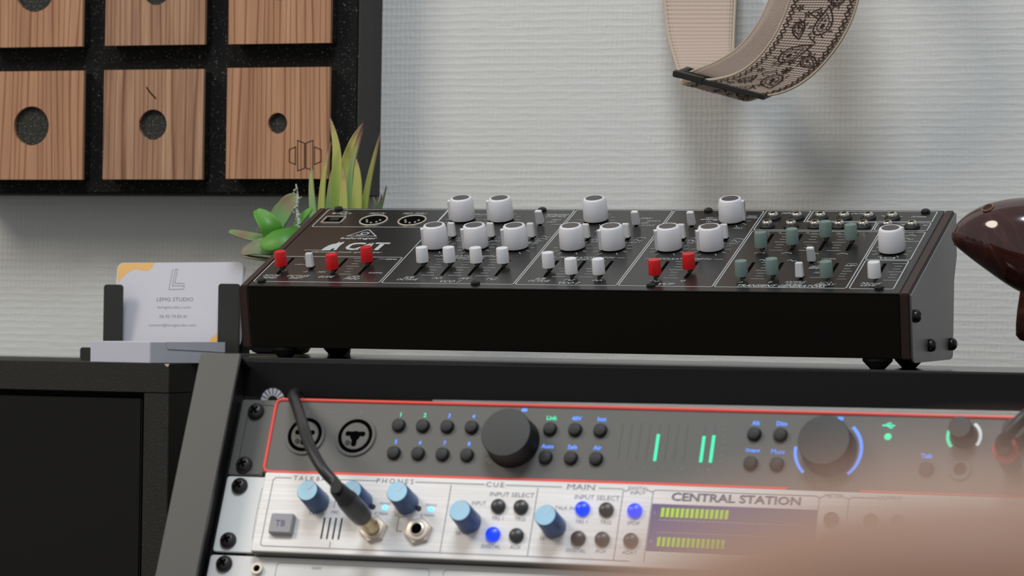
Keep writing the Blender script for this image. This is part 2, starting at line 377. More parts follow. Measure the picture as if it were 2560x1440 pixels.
MB().box(-620, -602, CY+.3, 283, -850, CZ-19.4).out('side_panel', 'cabinet_black', cb, bevel=.4)
MB().box(-600, CX-20.6, CY+2.2, CY+18, -700, CZ-23.4).out('door', 'black_satin', cb, bevel=1.0)
MB().box(-602, CX-18.3, CY+40, CY+46, -850, CZ-19.4).out('inner_panel', 'rack_dark', cb)
MB().add([(CX-3.6, CY-.15, CZ), (CX+.1, CY-.15, CZ), (CX-.9, CY-.15, CZ-1.9), (CX-2.6, CY-.15, CZ-1.4), (CX-2, CY+1.5, CZ+.1)], [(0, 1, 2, 3), (0, 4, 1)]).out('chipped_edge', 'chip', cb, smooth=0)['label'] = 'pale chip in the front edge near the corner'
# desk below the rack, out of frame
dk = thing('studio_desk', (350, -450, -850), 'brown wooden studio desk beneath the sloped equipment rack', 'desk')
MB().box(-300, 1000, -900, -240, -404, -380.3).out('desktop', 'desk_wood', dk, bevel=1)
for x in (-280, 940):
    for y in (-880, -290): MB().box(x, x+40, y, y+40, -850, -404).out('leg', 'desk_wood', dk)
# ================================================================ acoustic diffuser on the wall
Y0, Y1 = 243, 285.9
df = thing('acoustic_diffuser', (-175, 286, 66), 'black acoustic panel with cedar wood tiles hanging on the wall', 'acoustic panel')
MB().box(-335, -20.4, Y0, Y1, 66.4, 262).out('backboard', 'foam_black', df, bevel=1.2)
MB().box(-20.45, -19.7, Y0+.6, Y1, 66.8, 262).out('side_edge', 'foam_grey', df, smooth=0)
def tile_mesh(w_, h_, cx, cz, r, material, n=40):
    mb = MB(); vs = []; fs = []
    # hole ring points and square points matched by angle, front y=230, back y=233.2
    for y in (0, 3.2):
        for i in range(n):
            a = 2*PI*i/n; vs.append((cx+r*math.cos(a), y, cz+r*math.sin(a)))
    def sq(a):
        d = (math.cos(a), math.sin(a)); t = 1e9
        for k, lo, hi, c in ((0, 0, w_, cx), (1, 0, h_, cz)):
            if d[k] > 1e-9: t = min(t, (hi-c)/d[k])
            elif d[k] < -1e-9: t = min(t, (lo-c)/d[k])
        return (cx+d[0]*t, cz+d[1]*t)
    angs = sorted([2*PI*i/n for i in range(n)]); corners = [(w_, h_), (0, h_), (0, 0), (w_, 0)]
    outer = [sq(2*PI*i/n) for i in range(n)]
    for c in corners:
        k = min(range(n), key=lambda i: (outer[i][0]-c[0])**2+(outer[i][1]-c[1])**2); outer[k] = c
    for y in (0, 3.2): vs += [(p[0], y, p[1]) for p in outer]
    for i in range(n):
        j = (i+1) % n
        fs += [(i, 2*n+i, 2*n+j, j), (n+j, 3*n+j, 3*n+i, n+i), (i, j, n+j, n+i), (2*n+j, 2*n+i, 3*n+i, 3*n+j)]
    mb.add(vs, fs); return mb.mesh(material, 40)
tiles = [(-302.6, 76.0, 14.0), (-209.2, 76.2, 10.8), (-113.7, 76.7, 7.3), (-304.3, 170.9, 15.4), (-208.9, 171.1, 10.8), (-113.5, 171.0, 9.0)]
for i, (x, z, r) in enumerate(tiles):
    cx = {0: 36.3, 1: 38.6, 2: 38.7, 3: 39.0, 4: 39.1, 5: 39}[i]; cz = {0: 38.4, 1: 38.6, 2: 38.7, 3: 39, 4: 39.0, 5: 39.2}[i]
    if i in (3,): cz = 40.5
    wd_ = 77.3 if i not in (0, 3) else 77.3
    t = link(tile_mesh(wd_, 77.6, cx, cz, r, 'cedar_dark' if i in (1, 4) else 'cedar'), 'wood_tile', df, T(x, 230, z))
    MB().rbox(x+.8, x+wd_-.3, 0, 1, 0, 1, .3).v
    fr = frame((x+.6, 0, z+.4), (1, 0, 0), (0, 0, 1), (0, -1, 0))
    MB().rbox(0, wd_-.9, 0, 76.8, -243.1, -233.25, 3.0, fr).out('block_core', 'foam_hole', t)
    MB().rbox(wd_-.9, wd_-.55, 1, 75.8, -243.0, -233.3, .1, fr).out('block_side', 'foam_black', t)
lg = df.children[0]
tl = [o for o in df.children if o.name.startswith('wood_tile')][2]
fr = frame((-55.0, 229.85, 0), (1, 0, 0), (0, 0, 1), (0, -1, 0))
mb = MB(); pp = lambda x, y: (lambda q: (q.x+55.0, q.z))(P(x, y, 229.85))
for pts in ([(723, 374), (739, 367), (739, 411), (723, 405)], [(744, 351), (761, 358), (761, 421), (744, 427)], [(764, 358), (782, 351), (782, 425), (764, 420)], [(786, 367), (803, 374), (803, 404), (786, 411)]):
    mb.strip([pp(*p) for p in pts], .58, 0, fr, True)
mb.out('engraved_emblem', 'engraved', tl, smooth=0)
mb = MB(); mb.strip([pp(366, 218), pp(376, 232), pp(390, 247)], 1.0, 0, fr); mb.out('grain_scar', 'engraved', [o for o in df.children if o.name.startswith('wood_tile')][1], smooth=0)
# ================================================================ synthesizer
sy = thing('synthesizer', (212, 64, TZ), 'black desktop synthesizer with white, red and grey green controls on a sloped panel', 'synthesizer')
# body section (y,z)
prof = [(0, 0), (128, 53.1), (128.5, 36), (131, 25), (124, 10), (123.5, -37.2), (8, -38.3)]
def yzprism(x0, x1, pr, name, material, bevel=0):
    k = len(pr); vs = [(x0, y, z) for y, z in pr]+[(x1, y, z) for y, z in pr]
    fs = [tuple(range(k)), tuple(range(2*k-1, k-1, -1))]+[(i, k+i, k+(i+1) % k, (i+1) % k) for i in range(k)]
    return MB().add(vs, fs).out(name, material, sy, bevel=bevel, smooth=30)
sh = lambda d: [(0+d, 0-d*.4), (128-d*.3, 53.1-d), (127-d, 36), (128-d, 25), (122-d, 10), (121.5-d, -37.2+d), (8+d, -38.3+d)]
yzprism(5.3, 418.2, [(.3, -1.2), (127, 51.4), (127, 20), (121, 10), (121, -37), (8.2, -38)], 'chassis', 'front_black', .4)
MB().box(5.3, 418.2, .3, PL-.6, -1.0, 0, PAN).out('control_panel', 'panel_black', sy, bevel=.35)
yzprism(0, 5.2, prof, 'side_cheek', 'cheek_wood', .7); yzprism(418.3, 424, prof, 'side_cheek', 'cheek_wood', .7)
gp = [(1.6, -1.0), (128.3, 51.6), (129.3, 36), (131.6, 25), (124.4, 10), (124, -36), (122, -38.2), (116, -39.0), (14, -40.3), (10.5, -39.4), (8.8, -37)]
yzprism(424.05, 425.2, gp, 'end_plate', 'end_grey', .2)
yzprism(-1.2, -.05, gp, 'end_plate', 'cheek_wood', .2)
scr = MB().lathe([(3.7, 0), (3.9, .5), (3.9, 2.2), (3.2, 3.6), (1.9, 4.4), (.1, 4.5)], 20).box(-2, 2, -.5, .5, 4.1, 4.6).box(-.5, .5, -2, 2, 4.1, 4.6).mesh('screw_black')
for y, z in ((8.6, -12.8), (52.0, -30), (112.8, -29.5)):
    link(scr, 'side_screw', sy, frame((425.2, y, z), (0, 1, 0), (0, 0, 1), (1, 0, 0)))
ps = MB().lathe([(2.9, 0), (3.0, .5), (2.6, 1.5), (1.6, 2.1), (.1, 2.2)], 18).mesh('screw_black')
for x, y in ((12, 7.6), (153.8, 7.6), (265.6, 7.6), (404.8, 7.6), (15.2, 134.8), (156.3, 134.8), (267.2, 134.8), (406.7, 134.6)):
    link(ps, 'panel_screw', sy, PAN @ T(x, y))
ft = MB().lathe([(4.4, 0), (4.9, .6), (8.8, 4.6), (9, 6.4)], 28).mesh('rubber')
for x in (24, 402):
    for y in (18, 104): link(ft, 'rubber_foot', sy, T(x, y, TZ+.05))
# panel lines
ln = MB()
def lbox(pts): ln.strip(pts, .62, .1, PAN, True)
def rr_(x0, x1, y0, y1): lbox(rrect(x0, x1, y0, y1, 1.3, 2))
rr_(8.2, 91.6, 103.4, 135.6); rr_(5.8+.6, 90.6, 7.3, 50.5); rr_(92.2, 178.0, 7.3, 135.9); rr_(179.4, 243.6, 7.3, 135.9); rr_(245.0, 303.4, 7.3, 135.9)
lbox([(305, 102.6), (305, 135.9), (333.6, 135.9), (333.6, 116.8), (379.6, 116.8), (379.6, 102.6)])
lbox([(335.2, 118), (335.2, 135.6), (413.9, 135.6), (413.9, 118)]); rr_(380.9, 413.9, 102.8, 116.2)
rr_(304.8, 385.0, 7.3, 100.4); rr_(386.3, 413.6, 53.9, 100.2); rr_(386.9, 413.3, 7.0, 52.4)
ln.strip([(403.6, 84.4), (413.6, 84.4)], .5, .1, PAN)
ln.out('panel_lines', 'print_white', sy, smooth=0)
# controls
kprof = [(7.0, .6), (7.8, .8), (8.0, 1.6), (7.7, 11.9), (7.35, 12.6), (7.15, 13.9), (6.6, 14.8), (5.7, 15.0), (5.55, 14.6), (.05, 14.6)]
k_body = MB().lathe(kprof, 44).mesh('knob_white', 50)
k_cap = MB().lathe([(5.25, 0), (5.25, .25), (.05, .25)], 36).mesh('knob_grey')
k_base = MB().lathe([(7.2, 0), (7.2, .7)], 32).mesh('slot_black')
k_fin = MB().box(5.6, 9.0, -1.8, 1.8, .8, 13.4).mesh('knob_white', 30, .25)
k_line = MB().box(7.6, 9.08, -.32, .32, .9, 13.2).mesh('slot_black', 0)
def knob(x, y, ang):
    k = link(k_body, 'knob', sy, PAN @ T(x, y) @ M.Rotation(math.radians(-2.5), 4, 'X') @ RZ(ang)); W_ = W[k.name]
    link(k_cap, 'knob_cap', k, W_ @ T(0, 0, 14.62)); link(k_fin, 'pointer_rib', k, W_); link(k_line, 'pointer_line', k, W_); link(k_base, 'collar', k, W_)
back = [(108, 195), (134.3, 195), (197.8, 100), (287.0, 0)]
front = [(106.8, 205), (133.5, 212), (160.1, 212), (197.2, 80), (223.4, 215), (260.0, 210), (286.6, 212)]
tk = MB()
for x, a in back: knob(x, 118, a)
for x, a in front: knob(x, 69, a)
knob(399.6, 68.2, 48)
for x, y in [(q[0], 118) for q in back]+[(q[0], 69) for q in front]+[(399.6, 68.2)]:
    tk = MB()
    for i in range(11):
        a = math.radians(-60+300*i/10); c, s_ = math.cos(a), math.sin(a)
        tk.strip([(x+9.3*c, y+9.3*s_), (x+12.4*c, y+12.4*s_)], .45, .1, PAN)
    tk.out('dial_ticks', 'print_white', sy, smooth=0)
c_prof = [(3.3, 2.6), (3.9, 2.8), (3.95, 3.4), (3.75, 11.6), (3.5, 12.1), (.05, 12.3)]
caps = {k: MB().lathe(c_prof, 28).mesh('cap_'+k, 45) for k in ('white', 'red', 'green')}
stem = MB().box(-.6, .6, -1.5, 1.5, -1.2, 2.9).mesh('knob_grey', 0)
slot = MB(); sm = MB()
def slider(x, y, kind, y0, y1, marks=1):
    c = link(caps[kind], 'slider_cap', sy, PAN @ T(x, y) @ M.Rotation(math.radians(-6), 4, 'X')); link(stem, 'stem', c, W[c.name])
    MB().box(-1.05, 1.05, y0-y, y1-y, -.5, .06).out('slider_slot', 'slot_black', sy, PAN @ T(x, y), smooth=0)
    if marks:
        for i in range(7):
            wd = 4.4 if i in (0, 3, 6) else 2.3; yy = y0+(y1-y0)*i/6
            if i in (6,) and marks == 2: wd = 7.5
            sm.strip([(x+8.9-wd, yy), (x+8.9+wd, yy)], .42, .1, PAN)
rows = (21, 47.8)
for x, y, k, mk in ((17.5, 27.5, 'red', 0), (54.0, 23.3, 'red', 1), (72.3, 36.4, 'red', 0), (109.3, 36.6, 'white', 1), (127.0, 37, 'white', 1), (144.8, 36.6, 'white', 1), (162.4, 36.4, 'white', 0),
                  (194.2, 29.4, 'white', 1), (211.8, 16.9+3, 'white', 1), (229.4, 16.5+3, 'white', 0), (265.0, 19.2, 'red', 1), (283.4, 29.6, 'red', 0), (319.0, 18.6, 'green', 1), (336.8, 22.6, 'green', 0), (370.8, 18.8, 'green', 0), (399.8, 18.6, 'white', 1)):
    slider(x, y, k, 20.8, 47.8, mk)
for x, y, mk in ((319, 66.4, 1), (337.2, 72.4, 1), (354.9, 85.4, 1), (371.9, 80.6, 0)): slider(x, y, 'green', 68, 95.8, mk)
for i in range(7):
    sm.strip([(376+.15*i, 22+4.2*i), (380+.15*i+(2 if i % 3 == 0 else 0), 22+4.2*i)], .4, .1, PAN)
sm.out('scale_marks', 'print_white', sy, smooth=0)
sw_cap = MB().box(-2.4, 2.4, -1.7, 1.7, 1.2, 10.2, taper=.25).mesh('cap_white', 35, .4)
sw_slot = MB().box(-1.2, 1.2, -3.2, 3.2, -.4, .1).mesh('slot_black', 0)
for x, y, lean in ((111.9, 85, 0), (138.1, 85, 0), (164.9, 85, 0), (201.7, 84, 0), (227.6, 85, 0), (263.7, 84.5, 0), (290.9, 85, 0), (163.2, 109.4, 1), (227.2, 108.8, 1), (263.6, 108.6, 1), (354.7, 48.8, 1), (353.7, 22, 0), (36.0, 30.2, 0)):
    s_ = link(sw_slot, 'switch_slot', sy, PAN @ T(x+(.8 if not lean else 0), y+1)); c = link(sw_cap, 'switch_cap', sy, PAN @ T(x, y) @ M.Rotation(math.radians(8 if lean else -4), 4, 'X'))
j_base = MB().lathe([(4.9, 0), (4.9, 1.0), (4.3, 1.7), (2.9, 1.8)], 26).mesh('rubber', 40)
j_nut = MB().lathe([(3.3, 1.6), (3.25, 2.9), (2.9, 3.7), (2.2, 4.1), (1.5, 4.1), (1.3, 2.0)], 24, cap=False).mesh('chrome', 40)
j_hole = MB().lathe([(1.4, 3.2), (.05, 3.2)], 16, cap=False).mesh('slot_black', 0)
for i in range(6):
    j = link(j_base, 'patch_jack', sy, PAN @ T(312.4+15.17*i, 123.2)); link(j_nut, 'jack_nut', j, W[j.name]); link(j_hole, 'jack_hole', j, W[j.name])
for i in range(7):
    j = link(j_base, 'patch_jack', sy, PAN @ T(312.2+15.22*i, 108.7)); link(j_nut, 'jack_nut', j, W[j.name]); link(j_hole, 'jack_hole', j, W[j.name])
din_r = MB().torus(9.0, .6, .15, 44, 8).mesh('chrome_dull'); din_f = MB().lathe([(8.8, .06), (.05, .08)], 36, cap=False).mesh('slot_black', 0)
pins = MB()
for a in (-90, -45-90+0, -135+90+0, 0, 180): pins.lathe([(.85, .1), (.7, .55), (.05, .6)], 10, T(4.6*math.cos(math.radians(a)), 4.6*math.sin(math.radians(a))))
pins = pins.mesh('chrome_dull')
for x in (46.8, 73.6):
    d = link(din_r, 'midi_socket', sy, PAN @ T(x, 115.6)); link(din_f, 'socket_face', d, W[d.name]); link(pins, 'socket_pins', d, W[d.name])
u = MB(); 
for b4 in ((-7.2, 7.2, -6, -5), (-7.2, 7.2, 5, 6), (-7.2, -6.2, -6, 6), (6.2, 7.2, -6, 6)): u.box(b4[0], b4[1], b4[2], b4[3], 0, .8)
u = link(u.mesh('chrome_dull', 0), 'usb_socket', sy, PAN @ T(19.0, 115.5)); link(MB().box(-6.2, 6.2, -5, 5, 0, .15).mesh('slot_black', 0), 'socket_opening', u, W[u.name]); link(MB().box(-3, 3.4, -1.8, 3, .15, .7).mesh('rubber', 0), 'socket_tongue', u, W[u.name])
# lettering
def pt(b_, x, y, h, wd=None, **k): k.setdefault('italic', .45); k.setdefault('bold', .012); return text(b_, sy, PAN, x, y, h, 'print_white', width=wd, **k)
pt('MIDI IN', 44.8, 128.3, 2.9, 11.5); pt('MIDI THRU', 71.2, 128.3, 2.9, 17)
us = MB(); us.strip([(14, 128.2), (26, 128.2)], .5, .1, PAN); us.strip([(17, 128.2), (19.5, 130.6), (22, 130.6)], .45, .1, PAN); us.strip([(18.5, 128.2), (21, 125.8), (23, 125.8)], .45, .1, PAN)
us.poly([(14.3+1.2*math.cos(2*PI*i/10), 128.2+1.2*math.sin(2*PI*i/10)) for i in range(10)], .1, PAN); us.poly([(25, 127.3), (27.2, 128.2), (25, 129.1)], .1, PAN)
us.poly([(22+.9*math.cos(2*PI*i/8), 130.6+.9*math.sin(2*PI*i/8)) for i in range(8)], .1, PAN); us.box(22.6, 24, 125, 126.5, .05, .1, PAN); us.out('usb_symbol', 'print_white', sy, smooth=0)
# triangular maker's mark with wordmark
tri = MB(); tri.strip([(39.2, 86.9), (59.2, 86.9), (50.4, 98.2), (48.2, 98.2)], .75, .1, PAN, True)
tri.strip([(44.6, 89), (47.8, 88.7), (51.4, 90), (52.4, 92.4), (50.4, 94), (47.6, 92.8), (47.2, 90.9), (49, 90.3)], .9, .1, PAN); tri.out('maker_emblem', 'print_white', sy, smooth=0)
pt('behringer', 48.9, 82.6, 4.3, 25, italic=.1, bold=.02)
# model wordmark: drawn strokes C A T, and the sitting cat
lg = MB()
def lst(pts, w_): lg.strip(pts, w_, .1, PAN)
lst([(57.2, 73.6), (53.6, 74.2), (49.6, 73.6), (47.6, 71.4), (47.0, 67.2), (48.4, 64.6), (51.4, 63.6), (55.6, 64.2)], 2.5)
lst([(53.2, 64.0), (57.2, 68.6), (60.2, 73.2), (62.0, 74.6)], 2.0); lst([(61.4, 75.0), (61.6, 69), (61.8, 62.6)], 2.2)
lst([(63.6, 74.6), (73.4, 74.6)], 2.3); lst([(68.8, 74.6), (68.0, 62.6)], 3.0)
lg.out('model_wordmark', 'print_white', sy, smooth=0)
ct = MB(); cat_pts = [(22, 61.9), (33.6, 61.8), (34.2, 65.8), (35.2, 69.4), (37.2, 72.4), (39.4, 73.4), (40.6, 76.6), (41.6, 75.0), (43.8, 77.2), (44.2, 74.0), (43.6, 71.4), (43.4, 67.4), (43.8, 62.2), (41.8, 62.0), (41.4, 66.0), (39.8, 63.6), (39.8, 61.6), (33.6, 61.2), (22, 61.4)]
ct.poly([(a-2.6, b_) for a, b_ in cat_pts], .1, PAN); ct.out('cat_emblem', 'print_white', sy, smooth=0)
pt('electronic music synthesizer', 49.8, 58.3, 2.9, 48.5)
for b_, x, y, h, wd in (('PITCH\nBEND', 14.8, 15.6, 6.4, 11), ('OCTAVE\nSHIFT', 33.2, 15.4, 6.2, 15), ('GLIDE', 52.2, 16.3, 2.9, 10.5), ('LFO\nFREQ', 70.0, 15.0, 6.4, 10.5),
                   ('SUB\nOCTAVE', 107.4, 15.2, 6.4, 14), ('VCO 1', 136.4, 10.9, 3.3, 13), ('SUB\nOCTAVE', 193, 15.2, 6.4, 14), ('VCO 2', 213, 10.9, 3.3, 13), ('VCF', 274.5, 10.9, 3.3, 10),
                   ('TRANSIENT GENERATORS', 345.5, 10.0, 3.6, 54), ('SAMPLE\nHOLD', 352.5, 14.8, 5.6, 13), ('LFO\nDELAY', 371.2, 14.6, 5.6, 13), ('NOISE\nLEVEL', 398.5, 14.0, 5.8, 13),
                   ('VCA', 399.4, 56.6, 2.9, 9), ('INPUT', 320.5, 131.8, 2.6, 10), ('OUTPUT', 367.5, 131.8, 2.6, 14), ('POWER', 404, 126.5, 2.2, 9.5), ('MAX', 294.5, 105.2, 2.2, 6.5),
                   ('MODULATION DEPTH', 133.0, 53.6, 2.6, 38), ('AUDIO LEVEL', 134, 50.2, 2.4, 22), ('MODULATION DEPTH', 211.5, 52.8, 2.9, 36), ('AUDIO LEVEL', 212.5, 49.6, 2.4, 22), ('MODULATION DEPTH', 273.5, 52.0, 2.9, 36),
                   ('FREQUENCY', 121.5, 126.8, 2.6, 17), ('KEYBOARD\nCONTROL', 169.2, 125.6, 5.8, 15), ('POLY', 171.4, 118.0, 2.2, 6.5), ('LOOP', 169.0, 114.2, 2.2, 6), ('SYNC', 230.2, 121.5, 2.4, 8), ('MODE A', 236.0, 116.8, 2.2, 9), ('OFF', 231.8, 113, 2.2, 5), ('MODE B', 234.5, 109.2, 2.2, 9),
                   ('VCO 1\nKEYBOARD', 272.0, 121.6, 5.2, 12), ('ON', 272.5, 116.4, 2, 3.6), ('FREQ\nRANGE', 298.0, 124.8, 5.2, 9), ('OFF', 270.0, 109.6, 2, 5), ('FINE TUNE', 148, 98.5, 2.2, 12), ('WIDTH', 167.5, 77.0, 2.6, 9), ('S+H', 118.5, 80.5, 2.0, 5), ('VCF A', 142.5, 80, 2, 6),
                   ('PWM 1', 171.5, 80.4, 2, 6), ('S+H', 208, 80, 2, 5), ('VCO 1', 234.6, 79.2, 2, 7), ('S+H', 270.8, 79.2, 2, 5), ('VCO 1', 297.8, 78.6, 2, 7), ('FINE TUNE', 209, 98.2, 2.2, 12), ('VCO 1', 352, 62, 1.6, 4), ('20Hz', 84.6, 47.0, 2.0, 8), ('0.03Hz', 82.5, 23.8, 2.0, 9.5), ('MIN', 46.2, 24.2, 2.2, 6),
                   ('+7', 26.6, 46.8, 1.9, 3.4), ('-7', 19.8, 25.6, 2.2, 3.4), ('0', 26.0, 36.6, 2.0, 2), ('+2', 41.6, 44.8, 1.9, 2.6), ('-2', 34.6, 24.8, 2.0, 3.4), ('SYSTEM', 363.8, 47.2+7, 2.0, 9), ('OFF', 360.6, 49, 2.0, 5), ('AUTO\nREPEAT', 359.8, 40.5, 5, 10), ('MODE 1', 364.6, 31.8, 2.0, 9), ('3 SEC', 380, 44, 2.0, 8),
                   ('A', 319, 15.6, 2.4, 2.6), ('D', 337, 15.6, 2.4, 2.6), ('A', 322.6, 97.8, 1.6, 1.8), ('D', 340.5, 97.6, 1.6, 2), ('Q', 283, 16.2, 2.6, 3)):
    pt(b_, x, y, h, wd, lines=.9)
for x0, x1, y in ((22.5, 24.6, 36.6), (27.5, 31, 36.6), (110, 115, 53.4), (152, 157, 53.4), (185, 191, 52.9), (232, 237, 52.9), (250, 254, 52), (293, 298, 52), (364, 372, 117.0-71), (231, 238.5, 117-1.5-.5), (170, 178, 110.2), (359, 368, 24.0), (77, 86, 47.4-.5), (357.4, 363, 44.8)):
    pass
wv = MB()
def wave(x, y, k, sz=1.0):
    sh_ = {'sine': [(math.cos(PI-PI*i/5)*1.6-1.6 if i <= 5 else 0, 0) for i in range(0)] or [(-3+6*i/10, 1.1*math.sin(2*PI*i/10)) for i in range(11)], 'tri': [(-3, -1), (-1.5, 1.1), (0, -1), (1.5, 1.1), (3, -1)], 'saw': [(-3.4, -1), (-1, 1.1), (-.9, -1), (1.4, 1.1), (1.5, -1), (3.6, 1.1)], 'sq': [(-2.6, -1), (-2.6, 1), (0, 1), (0, -1), (2.4, -1), (2.4, 1), (3.4, 1)],
           'env': [(-3.2, -1), (-.8, 1.1), (.6, .3), (2.2, .2), (3.2, -1)]}[k]
    wv.strip([(x+a*sz+.3*b_, y+b_*sz) for a, b_ in sh_], .5, .1, PAN)
for a in ((126.2, 16, 'tri'), (144, 16, 'saw'), (161.4, 15.6, 'sq'), (211.5, 15.6, 'sq'), (229.6, 15.4, 'tri'), (265.5, 15.8, 'sine'), (119.5, 88.5, 'sine'), (119.5, 84.5, 'sq'), (145.5, 88.5, 'env'), (146, 84.3, 'sine'), (173.4, 88.2, 'sine'), (172.8, 84.2, 'env'), (209.4, 87.6, 'sine'), (208.8, 83.6, 'sq'), (236.6, 87.4, 'env'), (235.6, 83.2, 'sine'),
          (271.8, 87, 'sine'), (271, 83, 'sq'), (299.6, 86.6, 'env'), (298.8, 82.6, 'sine'), (319, 63.4, 'env'), (335.8, 63.4, 'env'), (352.5, 63.2, 'env'), (370.5, 63, 'env'), (324.4, 51.2, 'sine'), (341.8, 51, 'sine'), (406.2, 94.4, 'env'), (405.6, 88.6, 'sine'), (326, 127.2, 'sine', .4), (324.4, 112.6, 'sine', .4), (338.6, 112.4, 'sine', .4), (382, 127.6, 'sine', .6), (392.4, 127, 'sine', .5), (366, 113, 'sq', .4), (397, 113, 'sq', .4), (411, 112, 'sq', .4)): wave(*a)
for x0, x1, y in ((22.8, 24.8, 36.6), (27.2, 31, 36.6), (110.5, 114, 53.4), (186, 192, 52.9), (231, 236, 52.9), (249, 254, 52), (293, 299, 52), (170, 178, 110.2), (359, 368, 24.0), (76, 88, 20.0+27.2)): wv.strip([(x0, y), (x1, y)], .42, .1, PAN)
wv.out('wave_symbols', 'print_white', sy, smooth=0)
# ================================================================ equipment rack and its units
rk = thing('equipment_rack', (110+240, -360, -371), 'sloped black metal rack frame with grey faced legs and a black top rail', 'rack')
def rackleg(x0, x1, inner):
    g = MB().rbox(x0, x1, -330, 26, 17.6, 19.6, 1.2, RK, bev=.4).out('leg', 'rack_metal', rk)
    s_ = -1 if inner > x0 else 1
    MB().box(x0+.2, x0+2.2, -328, 24, -22, 17.5, RK).out('flange', 'rack_dark', g); MB().box(x1-5.6, x1-4.8, -328, 24, -22, 17.5, RK).out('flange', 'rack_dark', g)
    MB().lathe([(x1-x0, 0)], 4) if 0 else None
    MB().box(x0+.2, x1-.6, 24.2, 26.2, -22, 17.5, RK).out('top_cap', 'rack_dark', g, bevel=.5)
rackleg(-30.2, -6.4, 1); rackleg(472.4, 496.2, -1)
rl = MB(); zt = lambda x: -43.7+.0043*(x-100)
def slab(x0, x1, y0, y1, dz0, dz1):
    vs = [(x, y, zt(x)+d) for d in (dz0, dz1) for x, y in ((x0, y0), (x1, y0), (x1, y1), (x0, y1))]
    rl.add(vs, [(3, 2, 1, 0), (4, 5, 6, 7), (0, 1, 5, 4), (1, 2, 6, 5), (2, 3, 7, 6), (3, 0, 4, 7)])
slab(99, 600, -215, -213.2, -18.9, 0); slab(99, 600, -213.2, -195, -1.6, -.05)
rl.out('top_rail', 'rack_black', rk, bevel=.3)
MB().box(96.8, 99, -214, -198, -66, -46).out('rail_bracket', 'rack_dark', rk)
MB().box(-13.5, -9.2, -330, 6, -6, -1.8, RK).out('mounting_rail', 'rack_dark', rk); MB().box(475, 479, -330, 6, -6, -1.8, RK).out('mounting_rail', 'rack_dark', rk)
MB().box(-30, 496, -332, -328, -20, 17, RK).out('bottom_rail', 'rack_dark', rk)
# white sunburst print on a washer plate behind the top unit
sp0 = P(682, 1003, -216.2); fr = frame(sp0, (1, 0, 0), (0, 0, 1), (0, -1, 0)); sb = MB()
MB().lathe([(8.0, -1), (8.0, 0)], 30, fr).out('vent_disc', 'rack_dark', rk)
for i in range(16):
    a = 2*PI*(i+.5)/16
    sb.poly([(3.0*math.cos(a-.14), 3.0*math.sin(a-.14)), (7.2*math.cos(a-.15), 7.2*math.sin(a-.15)), (7.2*math.cos(a+.15), 7.2*math.sin(a+.15)), (3.0*math.cos(a+.14), 3.0*math.sin(a+.14))], .1, fr)
sb.out('sunburst_print', 'card_white', rk, smooth=0)
# screws
def cross_screw(r=4.75):
    b_ = MB().lathe([(r*.92, 0), (r, .5), (r*.93, 1.7), (r*.7, 2.9), (r*.35, 3.5), (.05, 3.6)], 26).mesh('rack_screw')
    c_ = MB(); 
    for k in range(2):
        c_.box(-2.4, 2.4, -.65, .65, 2.6, 3.66, RZ(25+90*k))
    return b_, c_.mesh('slot_black', 0)
SB, SX = cross_screw()
SR = MB().torus(4.9, .5, .3, 26, 6).mesh('rack_dark')
def screw(par, x, y, rot, h=1.5):
    s_ = link(SB, 'rack_screw', par, RK @ T(x, y, h) @ RZ(rot)); link(SX, 'cross_recess', s_, W[s_.name]); return s_
# ---- unit 1: red framed audio interface ----
ai = thing('audio_interface', tuple(RK @ V((233, -38, 0))), 'dark grey audio interface with a red outlined front, uppermost unit in the rack', 'audio interface')
MB().rbox(-8.4, 12.2, -38.2, 6.4, 0, 1.5, 1.2, RK, bev=.3).out('rack_ear', 'ear_grey', ai); MB().rbox(453, 474.5, -38.2, 6.4, 0, 1.5, 1.2, RK, bev=.3).out('rack_ear', 'ear_grey', ai)
eo = MB(); eo.strip(rrect(-3.6, 13, -37.6, 3.2, 4, 4), .35, 1.55, RK, True); eo.out('ear_seam', 'rack_dark', ai, smooth=0)
MB().rbox(11.9, 453.6, -37.2, 6.9, 0, 3, 2.2, RK, bev=.5).out('faceplate', 'face_grey', ai)
MB().box(18, 448, -36.8, 6, -190, -.05, RK).out('chassis', 'rack_dark', ai)
def redline(pts, closed=False):
    pts3 = [RK @ V((p[0], p[1], 3.0)) for p in pts]; MB().tube(pts3, 1.0, 8).out('red_trim', 'trim_red', ai)
L_ = [(305, -36.6)]+[(a, b_) for a, b_ in rrect(12.9, 452.6, -36.6, 6.1, 2.8, 4)[10:]][:0]
left = [(305, -36.4), (16, -36.4), (13.8, -35.6), (12.9, -33.4), (12.9, 3.0), (13.7, 5.3), (16, 6.2), (450, 6.2), (452, 5.2), (452.8, 3), (452.8, -33.4), (452, -35.6), (450, -36.4), (343, -36.4)]
redline(left)
def at(items, fn):
    for i in items: fn(*i)
btn = MB().lathe([(3.55, 0), (3.6, 1.6), (3.2, 2.6), (2.3, 3.0), (.05, 3.05)], 26).mesh('button_black')
btr = MB().ring(3.95, 3.5, 0, .35, 26).mesh('rack_dark')
def button(x, y):
    b_ = link(btn, 'button', ai, RK @ T(x, y, 3)); link(btr, 'button_ring', b_, W[b_.name])
cols = [86.6, 100.5, 114.4, 128.3]; c2_ = [172.4, 186.4, 200.3]
for i, x in enumerate(cols):
    button(x, -7.4); button(x, -23.4)
for i, x in enumerate(c2_): button(x, -7.2); button(x, -23.3)
for x in (284.0, 297.9): button(x, -6.9); button(x, -23.1)
button(376, -23.2)
def rt(b_, x, y, h, m_, wd=None, par=None, z=3.12, **k): return text(b_, par or ai, RK, x, y, h, m_, z=z, width=wd, **k)
